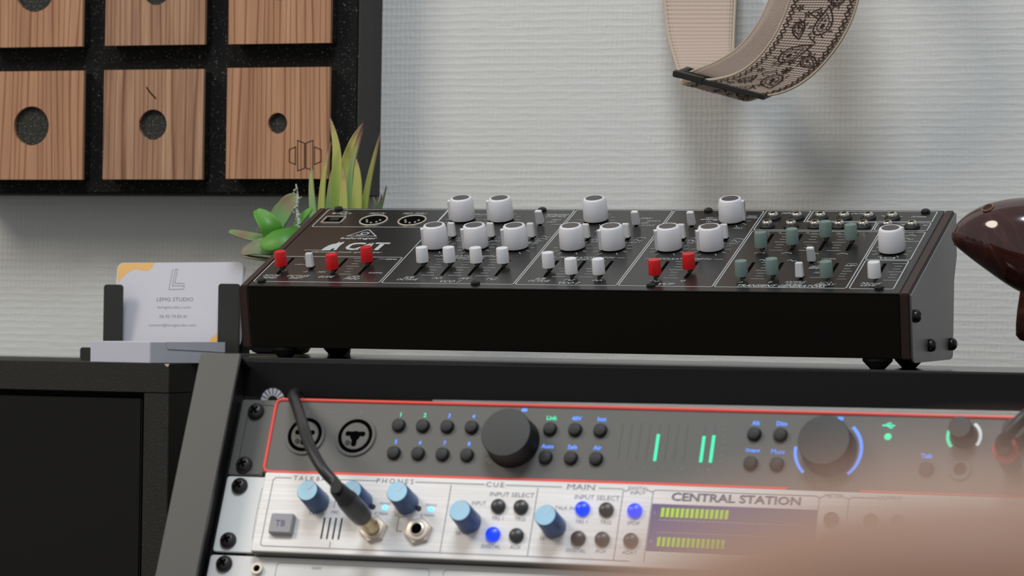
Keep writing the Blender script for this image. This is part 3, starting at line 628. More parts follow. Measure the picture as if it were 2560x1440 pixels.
for i, x in enumerate(cols):
    rt(str(i+1), x, -.8, 2.4, 'green_light' if i < 2 else 'blue_light', bold=.03); rt(str(i+5), x, -16.7, 2.4, 'blue_light', bold=.03)
for b_, x, y, m_ in (('Link', 172.4, -.5, 'green_light'), ('48V', 186.2, -.5, 'blue_light'), ('Inst', 200.2, -.5, 'blue_light'), ('Auto', 172.4, -16.8, 'blue_light'), ('Safe', 186.3, -16.8, 'blue_light'), ('Air', 200.1, -16.8, 'blue_light'),
                  ('Alt', 284, -.4, 'blue_light'), ('Dim', 297.9, -.4, 'blue_light'), ('Output', 284.2, -16.0, 'blue_light'), ('Mute', 297.7, -16.0, 'blue_light'), ('Talk', 375.6, -15.9, 'blue_light')):
    rt(b_, x, y, 2.5, m_, bold=.025)
rt('Inputs', 48.3, -.8, 2.2, 'print_grey'); rt('1', 33, -.6, 2.0, 'print_grey'); rt('2', 63.4, -.4, 2.4, 'print_grey'); rt('Scarlett 18i20', 325.0, -33.2, 3.4, 'print_grey')
# combo sockets
for x in (33.4, 62.8):
    c = MB().ring(11.5, 9.9, 0, 1.0, 40, RK @ T(x, -14.4, 3)).out('combo_socket', 'ring_grey', ai)
    MB().lathe([(9.9, -.0), (9.9, .35), (.05, .35)], 36, RK @ T(x, -14.4, 3)).out('socket_well', 'slot_black', c)
    MB().lathe([(7.9, .3), (7.7, 1.1), (.05, 1.15)], 36, RK @ T(x, -14.4, 3)).out('socket_insert', 'ring_grey', c)
    cr_ = MB(); f2 = RK @ T(x, -14.4, 4.2)
    for dx, dy, r in ((0, 0, 2.9), (-4.3, 1.2, 1.5), (4.3, 1.2, 1.5), (0, -4.6, 1.6)):
        cr_.poly([(dx+r*math.cos(2*PI*i/18), dy+r*math.sin(2*PI*i/18)) for i in range(18)], .0, f2)
    cr_.strip([(-4.3, 1.2), (4.3, 1.2)], 2.6, .02, f2); cr_.strip([(0, 0), (0, -4.4)], 3, .03, f2); cr_.out('socket_opening', 'slot_black', c, smooth=0)
    MB().lathe([(1.5, 1.15), (1.4, 1.5), (.05, 1.5)], 16, RK @ T(x-3.6, -18.4, 3)).out('release_tab', 'button_black', c)
def dial(x, y, r, h, par=ai, face='dial_black'):
    k = MB().lathe([(r+.9, 0), (r+.9, .8), (r+.3, 2), (r, h-.4), (r-.25, h)], 56, RK @ T(x, y, 3)).out('dial', 'dial_side', par)
    MB().lathe([(r-.3, h-.3), (r-.3, h+.12), (r-.6, h+.2), (.05, h+.2)], 56, RK @ T(x, y, 3)).out('dial_face', face, k); return k
dial(153, -15.2, 13.7, 14); dial(324.6, -14.4, 13.6, 14); dial(393.6, -4.6, 5.9, 12.5); dial(421.0, -4.6, 5.9, 12.5)
def arc(x, y, r, a0, a1, m_, wd=1.5):
    f2 = RK @ T(x, y, 3.15); n = 24; mb = MB()
    mb.strip([(r*math.cos(math.radians(a0+(a1-a0)*i/n)), r*math.sin(math.radians(a0+(a1-a0)*i/n))) for i in range(n+1)], wd, 0, f2); mb.out('light_arc', m_, ai, smooth=0)
arc(324.0, -14.2, 17.3, 228, 180-4, 'blue_light'); arc(324.0, -14.2, 17.3, 48, -48, 'blue_light', 1.7); arc(153, -15.2, 16.4, 215, 230, 'print_grey', .8)
arc(393.6, -4.6, 8.4, 225, 160, 'green_light', 1.5); arc(393.6, -4.6, 8.4, 55, -35, 'white_light', 1.5); arc(421.0, -4.6, 8.4, 60, -30, 'white_light', 1.5)
ic = MB()
for x, y in ((152.8+3.5, 3.6), (326.4+2, 3.2)): ic.rbox(x-1.6, x+1.6, y-.9, y+.9, 3, 3.15, .6, RK)
ic.out('dial_symbol', 'blue_light', ai, smooth=0)
ic = MB(); ic.lathe([(1.9, 0), (.05, .1)], 16, RK @ T(354.3, -6, 3.1), cap=False); ic.strip([(350.8, .1), (357.4, .1)], .9, 3.12, RK); ic.strip([(352.4, .1), (354, 1.4), (355.6, 1.3)], .7, 3.12, RK); ic.strip([(353.4, .1), (355, -1.1), (356.4, -1.1)], .7, 3.12, RK)
ic.out('usb_light', 'green_light', ai, smooth=0)
mt = MB()
mx_ = [212+5.08*i for i in range(8)]+[257.2, 262.4]
for x in mx_: mt.strip([(x, -2.6), (x, -22.8)], .75, 3.1, RK)
mt.out('meter_tracks', 'ring_grey', ai, smooth=0)
for x, top in ((232.3, -8.2), (257.2, -8.6), (262.4, -8.0)):
    MB().strip([(x, top), (x, top-3), (x, -23.4)], 1.7, 3.2, RK).out('meter_light', 'green_light', ai, smooth=0)
for i in range(8): rt(str(i+1), mx_[i], -27.5, 1.9, 'print_grey'); rt('0', mx_[i], -.6, 1.4, 'print_grey')
rt('L', 257, -27.4, 2, 'print_grey'); rt('R', 262.2, -27.3, 2, 'print_grey')
for i, t_ in enumerate(('0', '6', '12', '18', '24', '30', '42')): rt(t_, 268.2, -1.2-3.55*i, 1.7, 'print_grey')
for x in (393.4, 421.0):
    c = MB().ring(5.6, 3.4, 0, 1.2, 30, RK @ T(x, -22.8, 3)).out('headphone_socket', 'ring_grey', ai); MB().lathe([(3.4, .1), (.05, .1)], 20, RK @ T(x, -22.8, 3), cap=False).out('socket_opening', 'slot_black', c, smooth=0)
screw(ai, 1.2, -.8, 20); screw(ai, .4, -32.3, 0); screw(ai, 465, -.8, 50); screw(ai, 465, -32.3, 10)
# ---- unit 2: silver monitor controller ----
H2 = 9
mc = thing('monitor_controller', tuple(RK @ V((233, -82, 0))), 'silver monitor controller with pale blue knobs and purple level meter, middle unit', 'monitor controller')
MB().rbox(-8.4, 18, -82.6, -39.0, 0, 1.5, 1.6, RK, bev=.3).out('rack_ear', 'ear_light', mc); MB().rbox(451, 474.5, -82.6, -39.0, 0, 1.5, 1.6, RK, bev=.3).out('rack_ear', 'ear_light', mc)
eo = MB(); eo.strip([(16.6, -39.6), (13.4, -46), (13.0, -60), (13.4, -74), (15, -82)], .3, 1.55, RK); eo.out('ear_seam', 'print_slate', mc, smooth=0)
MB().rbox(17, 452, -84.4, -38.9, 1.6, H2, .8, RK, bev=.5).out('faceplate', 'brushed', mc)
MB().box(17.4, 451.6, -84.6, -84.42, 0, H2-.8, RK).out('shaded_lower_edge', 'ear_grey', mc, smooth=0)  # underside of the silver faceplate, its shade put into a darker grey
MB().box(20, 448, -82, -40, -190, -.05, RK).out('chassis', 'rack_dark', mc)
def mt_(b_, x, y, h, m_='print_slate', wd=None, **k): return rt(b_, x, y, h, m_, wd, par=mc, z=H2+.12, **k)
nl = MB(); zl = H2+.1
def NL(*pts): nl.strip(pts, .42, zl, RK)
yt, yb = -41.9, -81.2
NL((33, yt), (24, yt), (22.4, yt-1.2), (22.2, yb+1), (23.4, yb), (228, yb)); NL((61, yt), (82, yt)); NL((104, yt), (143, yt)); NL((155, yt), (186, yt)); NL((206, yt), (219, yt), (221, yt-1.2), (223, yt))
NL((232.5, yt), (235, yt-1), (237, yt), (322, yt), (324, yt-1), (326, yt)); NL((336.5, yt), (339, yt-1), (341, yt), (354, yt))
for x in (124.5, 172.9, 219.6, 235.8, 323.9, 339.2): NL((x, yt-1), (x, yb))
NL((62, -80.6), (62, -77.4)); NL((60.4, -51.5), (60.4, -58)); NL((81, -63), (78, -63), (78, -70), (81, -70)); NL((101.4, -62), (98.2, -62), (98.2, -70), (101.4, -70)); nl.out('section_lines', 'print_slate', mc, smooth=0)
mt_('TALKBACK', 47, -41.8, 2.6, wd=26, spacing=1.4); mt_('PHONES', 92.5, -41.8, 2.8, wd=21, spacing=1.4); mt_('CUE', 148.9, -41.8, 2.8, wd=10, spacing=1.3); mt_('MAIN', 196.4, -41.6, 3.0, wd=15, bold=.01)
mt_('DIGITAL', 227.7, -41.3, 2.0, wd=11); mt_('INPUT', 227.7, -43.8, 2.0, wd=8); mt_('CENTRAL STATION', 280.2, -45.1, 4.7, 'print_navy', wd=68.5, bold=.028)
mt_('METER', 331.4, -41.5, 2.0, wd=10); mt_('OUTPUT', 360.5, -41.6, 2.0, wd=12); mt_('INPUT SELECT', 159.2, -47.2, 2.5, wd=24.5); mt_('INPUT SELECT', 206, -47.2, 2.5, wd=24.5)
for b_, x, y in (('TRS 1', 153.2, -60.8), ('TRS2', 165.7, -60.6), ('DIGITAL', 152.2, -76.5), ('AUX', 165.6, -76.4), ('TRS 1', 199.3, -60.9), ('TRS2', 212.6, -60.7), ('DIGITAL', 198.8, -76.7), ('AUX', 212.2, -76.5), ('SPDIF', 227.6, -60.5), ('ADAT', 227.6, -76.5), ('LEVEL', 135.4, -69.6), ('LEVEL', 182.2, -70.6), ('LEVEL', 99.5, -60.6), ('INPUT', 141.6, -52.6), ('TALK IN', 189.2, -53.6)):
    mt_(b_, x, y, 2.0)
mt_('MIC\nLEVEL', 51.5, -60.2, 4.4, wd=9); mt_('MIC', 61.5, -60.6, 1.8); mt_('MONO', 89.2, -54.6, 1.4); mt_('MONO', 115.2, -54.6, 1.4); mt_('CUE MAIN', 86.5, -60.4, 1.6); mt_('CUE MAIN', 112.5, -60.4, 1.6)
def cknob(x, y, rot=60, body='knob_body_blue', h=17):
    f2 = RK @ T(x, y, H2) @ RZ(rot)
    k = MB().lathe([(6.3, .3), (6.5, .8), (6.3, 3), (5.9, h-.6), (5.6, h)], 36, f2).out('knob', body, mc)
    MB().lathe([(5.55, h-.1), (5.5, h+.15), (.05, h+.12)], 36, f2).out('knob_cap', 'knob_cap_blue', k)
    MB().box(.3, 5.2, -.35, .35, h+.12, h+.25, f2).out('pointer_line', 'cap_white', k, smooth=0)
cknob(50.8, -55.3, 48); cknob(75.6, -54.6, 48); cknob(101.6, -54.2, 48); cknob(138.2, -63.5, 80); cknob(185.2, -64.4, 62, 'knob_body_blue')
bt2 = {k: MB().lathe([(4.0, 0), (4.0, 1.4), (3.4, 2.6), (2.0, 3.3), (.05, 3.5)], 26).mesh(k) for k in ('button_lit', 'button_dark')}
for x, y, k in ((152.8, -54.2, 0), (165.4, -54.2, 0), (152.4, -69.9, 1), (165.4, -70.1, 0), (199.2, -53.9, 1), (212.1, -54.0, 0), (199.2, -70.3, 0), (212.2, -70.2, 0), (227.5, -53.9, 1), (227.6, -70.2, 0), (331.5, -54.5, 0), (331.5, -70.2, 0), (352, -54.5, 0), (366, -54.5, 0), (352, -70, 0), (366, -70, 0)):
    link(bt2['button_lit' if k else 'button_dark'], 'button', mc, RK @ T(x, y, H2))
tbn = MB().rbox(26.6, 39.9, -75.0, -63.4, H2, H2+3.6, 1.2, RK, bev=.8).out('talkback_button', 'button_tb', mc); text('TB', tbn, RK, 32.9, -69.2, 3.4, 'print_navy', z=H2+3.75)
gr = MB()
for i in range(4): gr.box(55.8+3.3*i, 56.7+3.3*i, -76, -63.8, H2-.3, H2+.08, RK)
gr.out('speaker_slots', 'slot_black', mc, smooth=0)
for x in (89.4, 115.4): MB().lathe([(1.35, 0), (1.2, .8), (.05, 1.1)], 16, RK @ T(x, -57, H2)).out('light', 'led_blue', mc)
for x in (82.6, 108.6): MB().lathe([(1.5, 0), (1.4, .6), (.05, .7)], 16, RK @ T(x, -56.8, H2)).out('small_button', 'button_dark', mc)
for x in (85.4, 110.8):
    f2 = RK @ T(x, -69.6, H2)
    j = MB().lathe([(7.9, 0), (7.9, 1.6), (7.2, 2.1)], 6, f2, phase=.3).out('headphone_jack', 'nut_metal', mc, smooth=20)
    MB().lathe([(6.0, 2.0), (5.8, 3.2), (4.6, 3.4), (3.9, 3.4), (3.8, 4.2), (3.1, 4.4), (3.0, 1)], 32, f2, cap=False).out('jack_collar', 'nut_metal', j); MB().lathe([(3.05, 3.3), (.05, 3.3)], 20, f2, cap=False).out('jack_hole', 'slot_black', j, smooth=0)
mw = MB().rbox(236.2, 323.6, -75.2, -49.4, H2, H2+.12, .4, RK).out('meter_window', 'meter_window', mc, smooth=0)
bars = MB().box(-.82, .82, -2.5, 2.5, 0, .25).mesh('meter_bar', 0)
for r_, y in enumerate((-54.0, -70.0)):
    for i in range(14): link(bars, 'meter_bar', mw, RK @ T(242.4+2.62*i, y, H2+.13))
dk_ = MB()
for y in (-54.0, -70.0):
    for i in range(14, 30): dk_.box(242.4+2.62*i-.8, 242.4+2.62*i+.8, y-2.5, y+2.5, H2+.12, H2+.2, RK)
dk_.out('unlit_bars', 'knob_body_blue', mw, smooth=0)
sc2 = MB(); sc2.strip([(241, -58.2), (318, -58.2)], .25, H2+.2, RK); sc2.strip([(241, -64.8), (318, -64.8)], .25, H2+.2, RK)
for i in range(30): sc2.strip([(241.4+2.62*i, -57.4), (241.4+2.62*i, -58.2)], .3, H2+.2, RK)
sc2.out('meter_scale', 'print_white', mw, smooth=0); text('L', mw, RK, 238.4, -54, 1.8, 'print_white', z=H2+.2); text('R', mw, RK, 238.4, -70, 1.8, 'print_white', z=H2+.2)
screw(mc, .2, -44.8, 15); screw(mc, -.2, -76.4, 5); screw(mc, 465, -45, 50); screw(mc, 465, -76.5, 10)
# ---- unit 3: pale unit at the bottom edge ----
u3 = thing('rack_processor', tuple(RK @ V((233, -170, 0))), 'pale silver rack unit cut by the bottom edge, below the monitor controller', 'rack unit')
MB().rbox(-8.6, 474.5, -172, -84.95, 0, 2.5, 1.6, RK, bev=.4).out('faceplate', 'plate_white', u3)
MB().box(18, 448, -170, -88, -190, -.05, RK).out('chassis', 'rack_dark', u3)
eo = MB(); eo.strip(rrect(31, 118, -120, -88.0, 2, 3), .3, 2.6, RK, True); eo.strip(rrect(126, 330, -120, -88.0, 2, 3), .3, 2.6, RK, True); eo.out('section_lines', 'print_slate', u3, smooth=0)
text('GAIN', u3, RK, 54, -90.2, 1.6, 'print_slate', z=2.6)
j = MB().ring(3.1, 1.9, 0, 2.2, 20, RK @ T(20.6, -92.4, 2.5)).out('mini_jack', 'chrome_dull', u3); MB().lathe([(1.9, .4), (.05, .4)], 16, RK @ T(20.6, -92.4, 2.5), cap=False).out('jack_hole', 'slot_black', j, smooth=0)
screw(u3, .6, -90.2, 15, 2.5); screw(u3, .6, -166, 40, 2.5); screw(u3, 465, -90, 15, 2.5); screw(u3, 465, -166, 15, 2.5)
# ---- cables ----
def R3(x, y, h): return RK @ V((x, y, h))
base = (85.4, -69.6)
hc = thing('headphone_cable', tuple(R3(*base, H2)), 'black headphone cable with a brass jack plugged into the silver unit', 'cable')
pts = [R3(base[0], base[1], H2+56)]
pl = []
for (x, y, h) in ((838, 1208, 62), (806, 1172, 62), (776, 1118, 58), (757, 1062, 48), (742, 1015, 26), (733, 990, 9)):
    q = RP(x, y, h); pts.append(RK @ q)
q = RP(733, 990, 9); pts[-1] = RK @ q; pts += [R3(q.x-1.2, 10.2, 2), R3(q.x-3.2, 9.4, -7), R3(q.x-8, 6, -24)]
MB().tube(catmull(pts, 8), 3.05, 14).out('cable_sheath', 'cable_black', hc)
f2 = RK @ T(*base, H2)
MB().lathe([(3.2, 3.4), (3.2, 4.4), (4.6, 4.6), (4.7, 8), (4.1, 9), (4.1, 12), (4.6, 12.4), (4.6, 19)], 26, f2).out('plug_sleeve', 'brass', hc)
MB().lathe([(5.0, 18.6), (5.6, 20), (5.9, 30), (5.7, 42), (5.1, 45)], 26, f2).out('plug_grip', 'cable_black', hc)
sr_ = MB(); 
for i in range(5): sr_.lathe([(5.0-.15*i, 45+2.4*i), (5.0-.15*i, 46.6+2.4*i), (4.2, 46.7+2.4*i), (4.2, 47.4+2.4*i)], 20, f2)
sr_.lathe([(3.3, 44), (3.0, 60)], 16, f2); sr_.out('strain_relief', 'rubber', hc)
base = (421.0, -22.8)
h2 = thing('second_headphone_cable', tuple(R3(*base, 3)), 'black cable with a red banded plug at the right edge of the rack', 'cable'); h2.name = 'red_banded_cable'; W['red_banded_cable'] = W.get('second_headphone_cable', M.Translation(V(tuple(R3(*base, 3)))))
f2 = RK @ T(*base, 3)
MB().lathe([(3.1, 1.3), (3.1, 3), (4.4, 3.3), (4.4, 9)], 22, f2).out('plug_sleeve', 'brass', h2)
MB().lathe([(4.8, 9), (5.4, 10), (5.6, 24), (5.6, 25)], 26, f2).out('plug_grip', 'cable_black', h2)
MB().ring(6.2, 4.2, 25, 30.5, 30, f2).out('red_band', 'band_red', h2)
MB().tube(catmull([R3(base[0], base[1], 28), R3(base[0], base[1], 38), R3(base[0]+4, base[1]+4, 44), R3(base[0]+12, base[1]+15, 42), R3(base[0]+26, base[1]+30, 30), R3(base[0]+44, base[1]+44, 8)], 8), [4.2]*12+[3.3]*29, 14).out('cable_sheath', 'cable_black', h2)
# ================================================================ guitar strap
st = thing('guitar_strap', tuple(P(1800, -60, 270)), 'beige woven guitar strap with dark brown paisley pattern hanging on the wall', 'strap')
A_ = [(1820, -620, 262), (1905, -480, 240), (1985, -280, 210), (2000, -70, 192), (1990, -40, 192), (1975, 0, 194), (1957, 48, 197), (1930, 100, 200), (1892, 148, 204), (1845, 182, 208), (1795, 197, 211), (1748, 202, 214), (1712, 210, 219), (1703, 198, 232), (1688, 150, 243), (1670, 85, 254), (1661, 0, 264), (1655, -70, 270), (1655, -280, 277), (1690, -480, 278), (1760, -640, 270), (1815, -690, 264)]
B_ = [(1940, -660, 264), (2035, -510, 244), (2125, -290, 214), (2162, -70, 198), (2156, -40, 198), (2145, 0, 199), (2126, 56, 201), (2095, 112, 203), (2050, 168, 206), (2002, 208, 208), (1952, 231, 210), (1902, 241, 212), (1868, 250, 219), (1848, 236, 232), (1834, 150, 244), (1834, 85, 255), (1838, 0, 265), (1842, -70, 271), (1850, -280, 278), (1870, -450, 279), (1905, -580, 272), (1935, -640, 266)]
def ribbon(A, B, nw=10, nn=8):
    a = catmull([P(*p) for p in A], nn); b_ = catmull([P(*p) for p in B], nn); return a, b_
def rib_mesh(a, b_, th, name, material, parent, nw=8, v0=0., v1=1.):
    n = len(a); vs = []; fs = []; uvs = []
    for i in range(n):
        for j in range(nw+1):
            t = v0+(v1-v0)*j/nw; vs.append(a[i].lerp(b_[i], t)); uvs.append((i/(n-1), t))
    for i in range(n-1):
        for j in range(nw): k = i*(nw+1)+j; fs.append((k, k+1, k+nw+2, k+nw+1))
    pw = world_of(parent); inv = pw.inverted()
    me = bpy.data.meshes.new(name); me.from_pydata([(inv @ v)*S for v in vs], [], fs); me.materials.append(mats[material])
    ul = me.uv_layers.new(name='UVMap')
    for p in me.polygons:
        p.use_smooth = True
        for li in p.loop_indices: ul.data[li].uv = uvs[me.loops[li].vertex_index]
    o = link(me, name, parent, pw)
    if th: md = o.modifiers.new('thickness', 'SOLIDIFY'); md.thickness = th*S; md.offset = 0
    return o
a1, b1 = ribbon(A_, B_)
rib_mesh(a1, b1, 1.4, 'webbing', 'strap_cloth', st)
MB().tube(a1, 1.0, 6).out('woven_edge', 'strap_edge', st); MB().tube(b1, 1.0, 6).out('woven_edge', 'strap_edge', st)
Am = [(1948, -70, 205), (1937, -40, 206), (1923, 0, 207), (1894, 60, 209), (1850, 115, 213), (1798, 150, 217), (1742, 174, 221), (1706, 188, 226)]
Bm = [(2100, -70, 206), (2090, -40, 207), (2075, 0, 208), (2020, 80, 210), (1960, 140, 213), (1900, 180, 216), (1850, 205, 219), (1800, 215, 224)]
a2, b2 = ribbon(Am, Bm); rib_mesh(a2, b2, 1.4, 'inner_layer', 'strap_cloth', st); MB().tube(a2, .9, 6).out('woven_edge', 'strap_edge', st)
# woven paisley drawn along the band: u = length index, v = across
nseg = len(a1)-1
def SP(u, v, off=1.0):
    i = max(0, min(nseg-1e-6, u)); k = int(i); t = i-k
    p = a1[k].lerp(a1[k+1], t); q = b1[k].lerp(b1[k+1], t); c = p.lerp(q, v)
    du = (a1[k+1].lerp(b1[k+1], v)-a1[k].lerp(b1[k], v)).normalized(); dv = (q-p).normalized(); n_ = du.cross(dv).normalized()
    return c+n_*off, n_
sgn = 1 if SP(5, .5)[1].dot((CAM-a1[5])) > 0 else -1
pat = MB()
arc_l = [0]
for i in range(nseg): arc_l.append(arc_l[-1]+(a1[i].lerp(b1[i], .5)-a1[i+1].lerp(b1[i+1], .5)).length)
def u_of(s_): 
    for i in range(nseg):
        if arc_l[i+1] >= s_: return i+(s_-arc_l[i])/max(1e-6, arc_l[i+1]-arc_l[i])
    return nseg
WD = 48.0
def stroke(pts, wd, closed=False):      # pts in mm: (along, across)
    n = len(pts); q = [V(p) for p in pts]; Lp = []
    for i in range(n):
        a = q[i-1] if (i or closed) else q[i]; c = q[(i+1) % n] if (i < n-1 or closed) else q[i]; t = (c-a)
        t = t.normalized() if t.length > 1e-6 else V((1, 0)); nn = V((-t.y, t.x))*wd/2
        Lp.append((q[i]+nn, q[i]-nn))
    vs = [SP(u_of(p.x), min(.985, max(.015, p.y/WD)), sgn*1.0)[0] for pr_ in Lp for p in pr_]; fs = []
    for i in range(n if closed else n-1): j = (i+1) % n; fs.append((2*i, 2*i+1, 2*j+1, 2*j))
    pat.add(vs, fs)
def blob(cx, cy, rx, ry, rot=0):
    vs = []
    for i in range(8):
        a = 2*PI*i/8; x, y = rx*math.cos(a), ry*math.sin(a); vs.append(SP(u_of(cx+x*math.cos(rot)-y*math.sin(rot)), min(.985, max(.015, (cy+x*math.sin(rot)+y*math.cos(rot))/WD)), sgn*1.0)[0])
    pat.add(vs, [tuple(range(8))])
def paisley(cx, cy, r, rot, fl=1):
    def tr(x, y): y *= fl; return (cx+x*math.cos(rot)-y*math.sin(rot), cy+x*math.sin(rot)+y*math.cos(rot))
    for k, w_ in ((1, .95), (.62, .55)):
        pts = []
        for i in range(22):
            a = 2*PI*i/22; rr2 = k*r; x = rr2*math.cos(a); y = rr2*math.sin(a)*.8
            if x > 0: g = (x/rr2)**2; y = y*(1-.75*g)+g*r*.55*k; x *= 1.75
            pts.append(tr(x, y))
        stroke(pts, w_, True)
    for i in range(7): a = 2*PI*i/7; blob(*tr(.82*r*math.cos(a)-.06*r, .64*r*math.sin(a)), .5, .5)
    blob(*tr(-.1*r, 0), .28*r, .2*r, rot); blob(*tr(.45*r, .1*r), .14*r, .1*r, rot)
    for i in range(5): a = PI*.6+PI*.8*i/4*1.0; p0 = tr(1.15*r*math.cos(a), .95*r*math.sin(a)); p1 = tr(1.5*r*math.cos(a+.15), 1.3*r*math.sin(a+.15)); stroke([p0, p1], .8)
OFF = arc_l[24]
slen = 150+OFF
s_ = 3
while s_ < slen:                                   # border chains along both edges
    for cy in (4.2, WD-4.2):
        stroke([(s_+1.5*math.cos(2*PI*i/8), cy+1.9*math.sin(2*PI*i/8)) for i in range(8)], .8, True); blob(s_+2.3, cy, .8, .5)
    s_ += 4.7
cfg = [(12, 19, 6.6, .6, 1), (20, 34, 5.2, 2.4, -1), (38, 30, 7.2, 2.9, 1), (41, 14, 5, .2, 1), (62, 20, 7.6, 2.6, -1), (66, 36, 5.4, 1.0, 1), (88, 28, 7.4, .4, 1), (93, 13, 4.6, 3.4, -1), (112, 24, 7, 2.7, 1), (118, 37, 4.6, .3, 1), (136, 20, 6, .8, -1)]
cfg += [(-20, 24, 7, .4, 1), (-45, 20, 7, 2.6, -1), (-70, 28, 7, .5, 1), (-95, 22, 7, 2.8, 1), (-120, 26, 7, .3, -1)]
cfg = [(c[0]+OFF,)+c[1:] for c in cfg if c[0]+OFF > 8]
for c in cfg: paisley(*c)
random.seed(11)
for i in range(26):
    cx = random.uniform(4, 145)+OFF; cy = random.uniform(9, 39)
    if min((cx-c[0])**2+(cy-c[1])**2 for c in cfg) < 64: continue
    for k in range(5): a = 2*PI*k/5+i; blob(cx+1.7*math.cos(a), cy+1.7*math.sin(a), 1.0, .6, a)
    blob(cx, cy, .6, .6)
for i in range(14):
    s0 = OFF+6+10*i; cy = 24+9*math.sin(i*1.7)
    stroke([(s0+1.6*t, cy+3.4*math.sin(t*1.1+i)) for t in range(6)], .75)
pat.out('woven_pattern', 'strap_print', st, smooth=0)
hk = thing('wall_hook', tuple(P(1880, -640, 286)), 'small black hook on the wall from which the guitar strap hangs, above the frame', 'hook')
hp = P(1880, -625, 285.9); MB().lathe([(9, 0), (9, 2), (7, 3)], 24, frame(hp, (1, 0, 0), (0, 0, 1), (0, -1, 0))).out('wall_plate', 'rack_black', hk)
MB().tube([tuple(hp), tuple(hp+V((0, -34, 0))), tuple(hp+V((0, -40, 6))), tuple(hp+V((0, -41, 14)))], 3, 12).out('peg', 'rack_black', hk)
# buckle: flat three bar slide seen edge on
q0, q1 = P(1686, 184, 214), P(1915, 243, 208); ex = (q1-q0).normalized(); ez_ = (V((0, -.25, 1))); ez_ = (ez_-ex*ez_.dot(ex)).normalized(); ey_ = ez_.cross(ex)
BL = (q1-q0).length; fb = frame(q0, ex, ey_, ez_)
bk = MB(); 
for y0_, y1_ in ((-3, 1), (7, 10), (16, 19.5)): bk.box(1, BL-1, y0_, y1_, -1.5, 1.5, fb)
for x0_, x1_ in ((0, 4.5), (BL-4.5, BL)): bk.box(x0_, x1_, -3, 19.5, -1.6, 1.6, fb)
bk.box(0, 22, -3.4, 2, -1.2, 2.6, fb)
bk.out('slide_buckle', 'buckle', st, bevel=.5)
# ================================================================ ocarina and its stand
oc = thing('ocarina', tuple(P(2600, 640, 70)), 'glossy dark brown glazed ocarina at the right edge, mouthpiece pointing down', 'ocarina')
sec = [(2379, 587, 593), (2383, 573, 606), (2391, 560, 617), (2405, 545, 628), (2430, 526, 649), (2465, 509, 676), (2505, 499, 705), (2545, 493, 730), (2600, 491, 752), (2660, 497, 766), (2720, 515, 765), (2765, 548, 742), (2790, 590, 700), (2800, 640, 650)]
vs = []; fs = []; nr = 36
for x, ya, yb_ in sec:
    pa, pb = P(x, ya, 70), P(x, yb_, 70); c = pa.lerp(pb, .5); hv = (pa-pb)/2; dr = min(hv.length*.92, 24)
    for i in range(nr):
        a = 2*PI*i/nr; vs.append(c+hv*math.cos(a)+V((0, dr, 0))*math.sin(a))
for k in range(len(sec)-1):
    for i in range(nr): fs.append((k*nr+i, k*nr+(i+1) % nr, (k+1)*nr+(i+1) % nr, (k+1)*nr+i))
fs += [tuple(range(nr)), tuple(range((len(sec)-1)*nr, len(sec)*nr))]
body = MB().add(vs, fs).out('body', 'glaze', oc, smooth=80); sd = body.modifiers.new('sub', 'SUBSURF'); sd.levels = 1; sd.render_levels = 2
mp_ = [(2615, 715, 44), (2608, 745, 42), (2602, 775, 41), (2600, 810, 42), (2600, 838, 42), (2602, 850, 36), (2603, 857, 20)]
vs = []; fs = []
for x, y, r in mp_:
    c = P(x-5, y, 66); e = (P(x+10, y, 66)-P(x, y, 66)).normalized(); R_ = r*1.25/4.15*1.0
    for i in range(nr):
        a = 2*PI*i/nr; vs.append(c+e*R_*1.05*math.cos(a)+V((0, 1, 0))*R_*.75*math.sin(a))
for k in range(len(mp_)-1):
    for i in range(nr): fs.append((k*nr+i, k*nr+(i+1) % nr, (k+1)*nr+(i+1) % nr, (k+1)*nr+i))
fs += [tuple(range(nr)), tuple(range((len(mp_)-1)*nr, len(mp_)*nr))]
MB().add(vs, fs).out('mouthpiece', 'glaze', oc, smooth=80)
def ohole(px_, py_, r):
    # surface point on the front of the body
    for i in range(len(sec)-1):
        if sec[i][0] <= px_ <= sec[i+1][0]: break
    t = (px_-sec[i][0])/(sec[i+1][0]-sec[i][0]); ya = sec[i][1]*(1-t)+sec[i+1][1]*t; yb_ = sec[i][2]*(1-t)+sec[i+1][2]*t
    pa, pb = P(px_, ya, 70), P(px_, yb_, 70); hv = (pa-pb)/2; c = pa.lerp(pb, .5); dr = min(hv.length*.92, 24); pq = P(px_, py_, 70); cs = max(-1, min(1, (pq-c).dot(hv)/hv.length**2)); sn = math.sqrt(max(0, 1-cs*cs))
    p = c+hv*cs+V((0, -dr*sn, 0)); nrm = (hv.normalized()*cs/hv.length+V((0, -sn/dr, 0))).normalized(); nrm = (nrm+V((-.25, 0, 0))).normalized()
    q = nrm.to_track_quat('Z', 'X').to_matrix().to_4x4(); q.translation = p
    o = MB().torus(r, .55, .1, 28, 8, q).out('finger_hole', 'glaze_rim', oc); MB().lathe([(r, .15), (.05, .16)], 24, q, cap=False).out('hole_opening', 'glaze_hole', o, smooth=0)
ohole(2478, 521, 3.4); ohole(2640, 560, 4.2); ohole(2700, 590, 4.2)
os_ = thing('display_stand', tuple(V((548, 100, TZ))), 'black metal prong stand just behind the brown ocarina', 'stand')
MB().lathe([(34, 0), (34, 3), (30, 5)], 36, T(548, 100, TZ+.1)).out('base', 'rack_black', os_)
MB().tube([(548, 100, TZ+4), (548, 100, -5), (530, 98, 0)], 2.2, 12).out('post', 'rack_black', os_)
e1 = P(2388, 603, 92); MB().tube(catmull([(530, 98, 0), (490, 99, 12), (460, 97, 22), tuple(e1)], 6), 2.4, 12).out('prong', 'rack_black', os_)
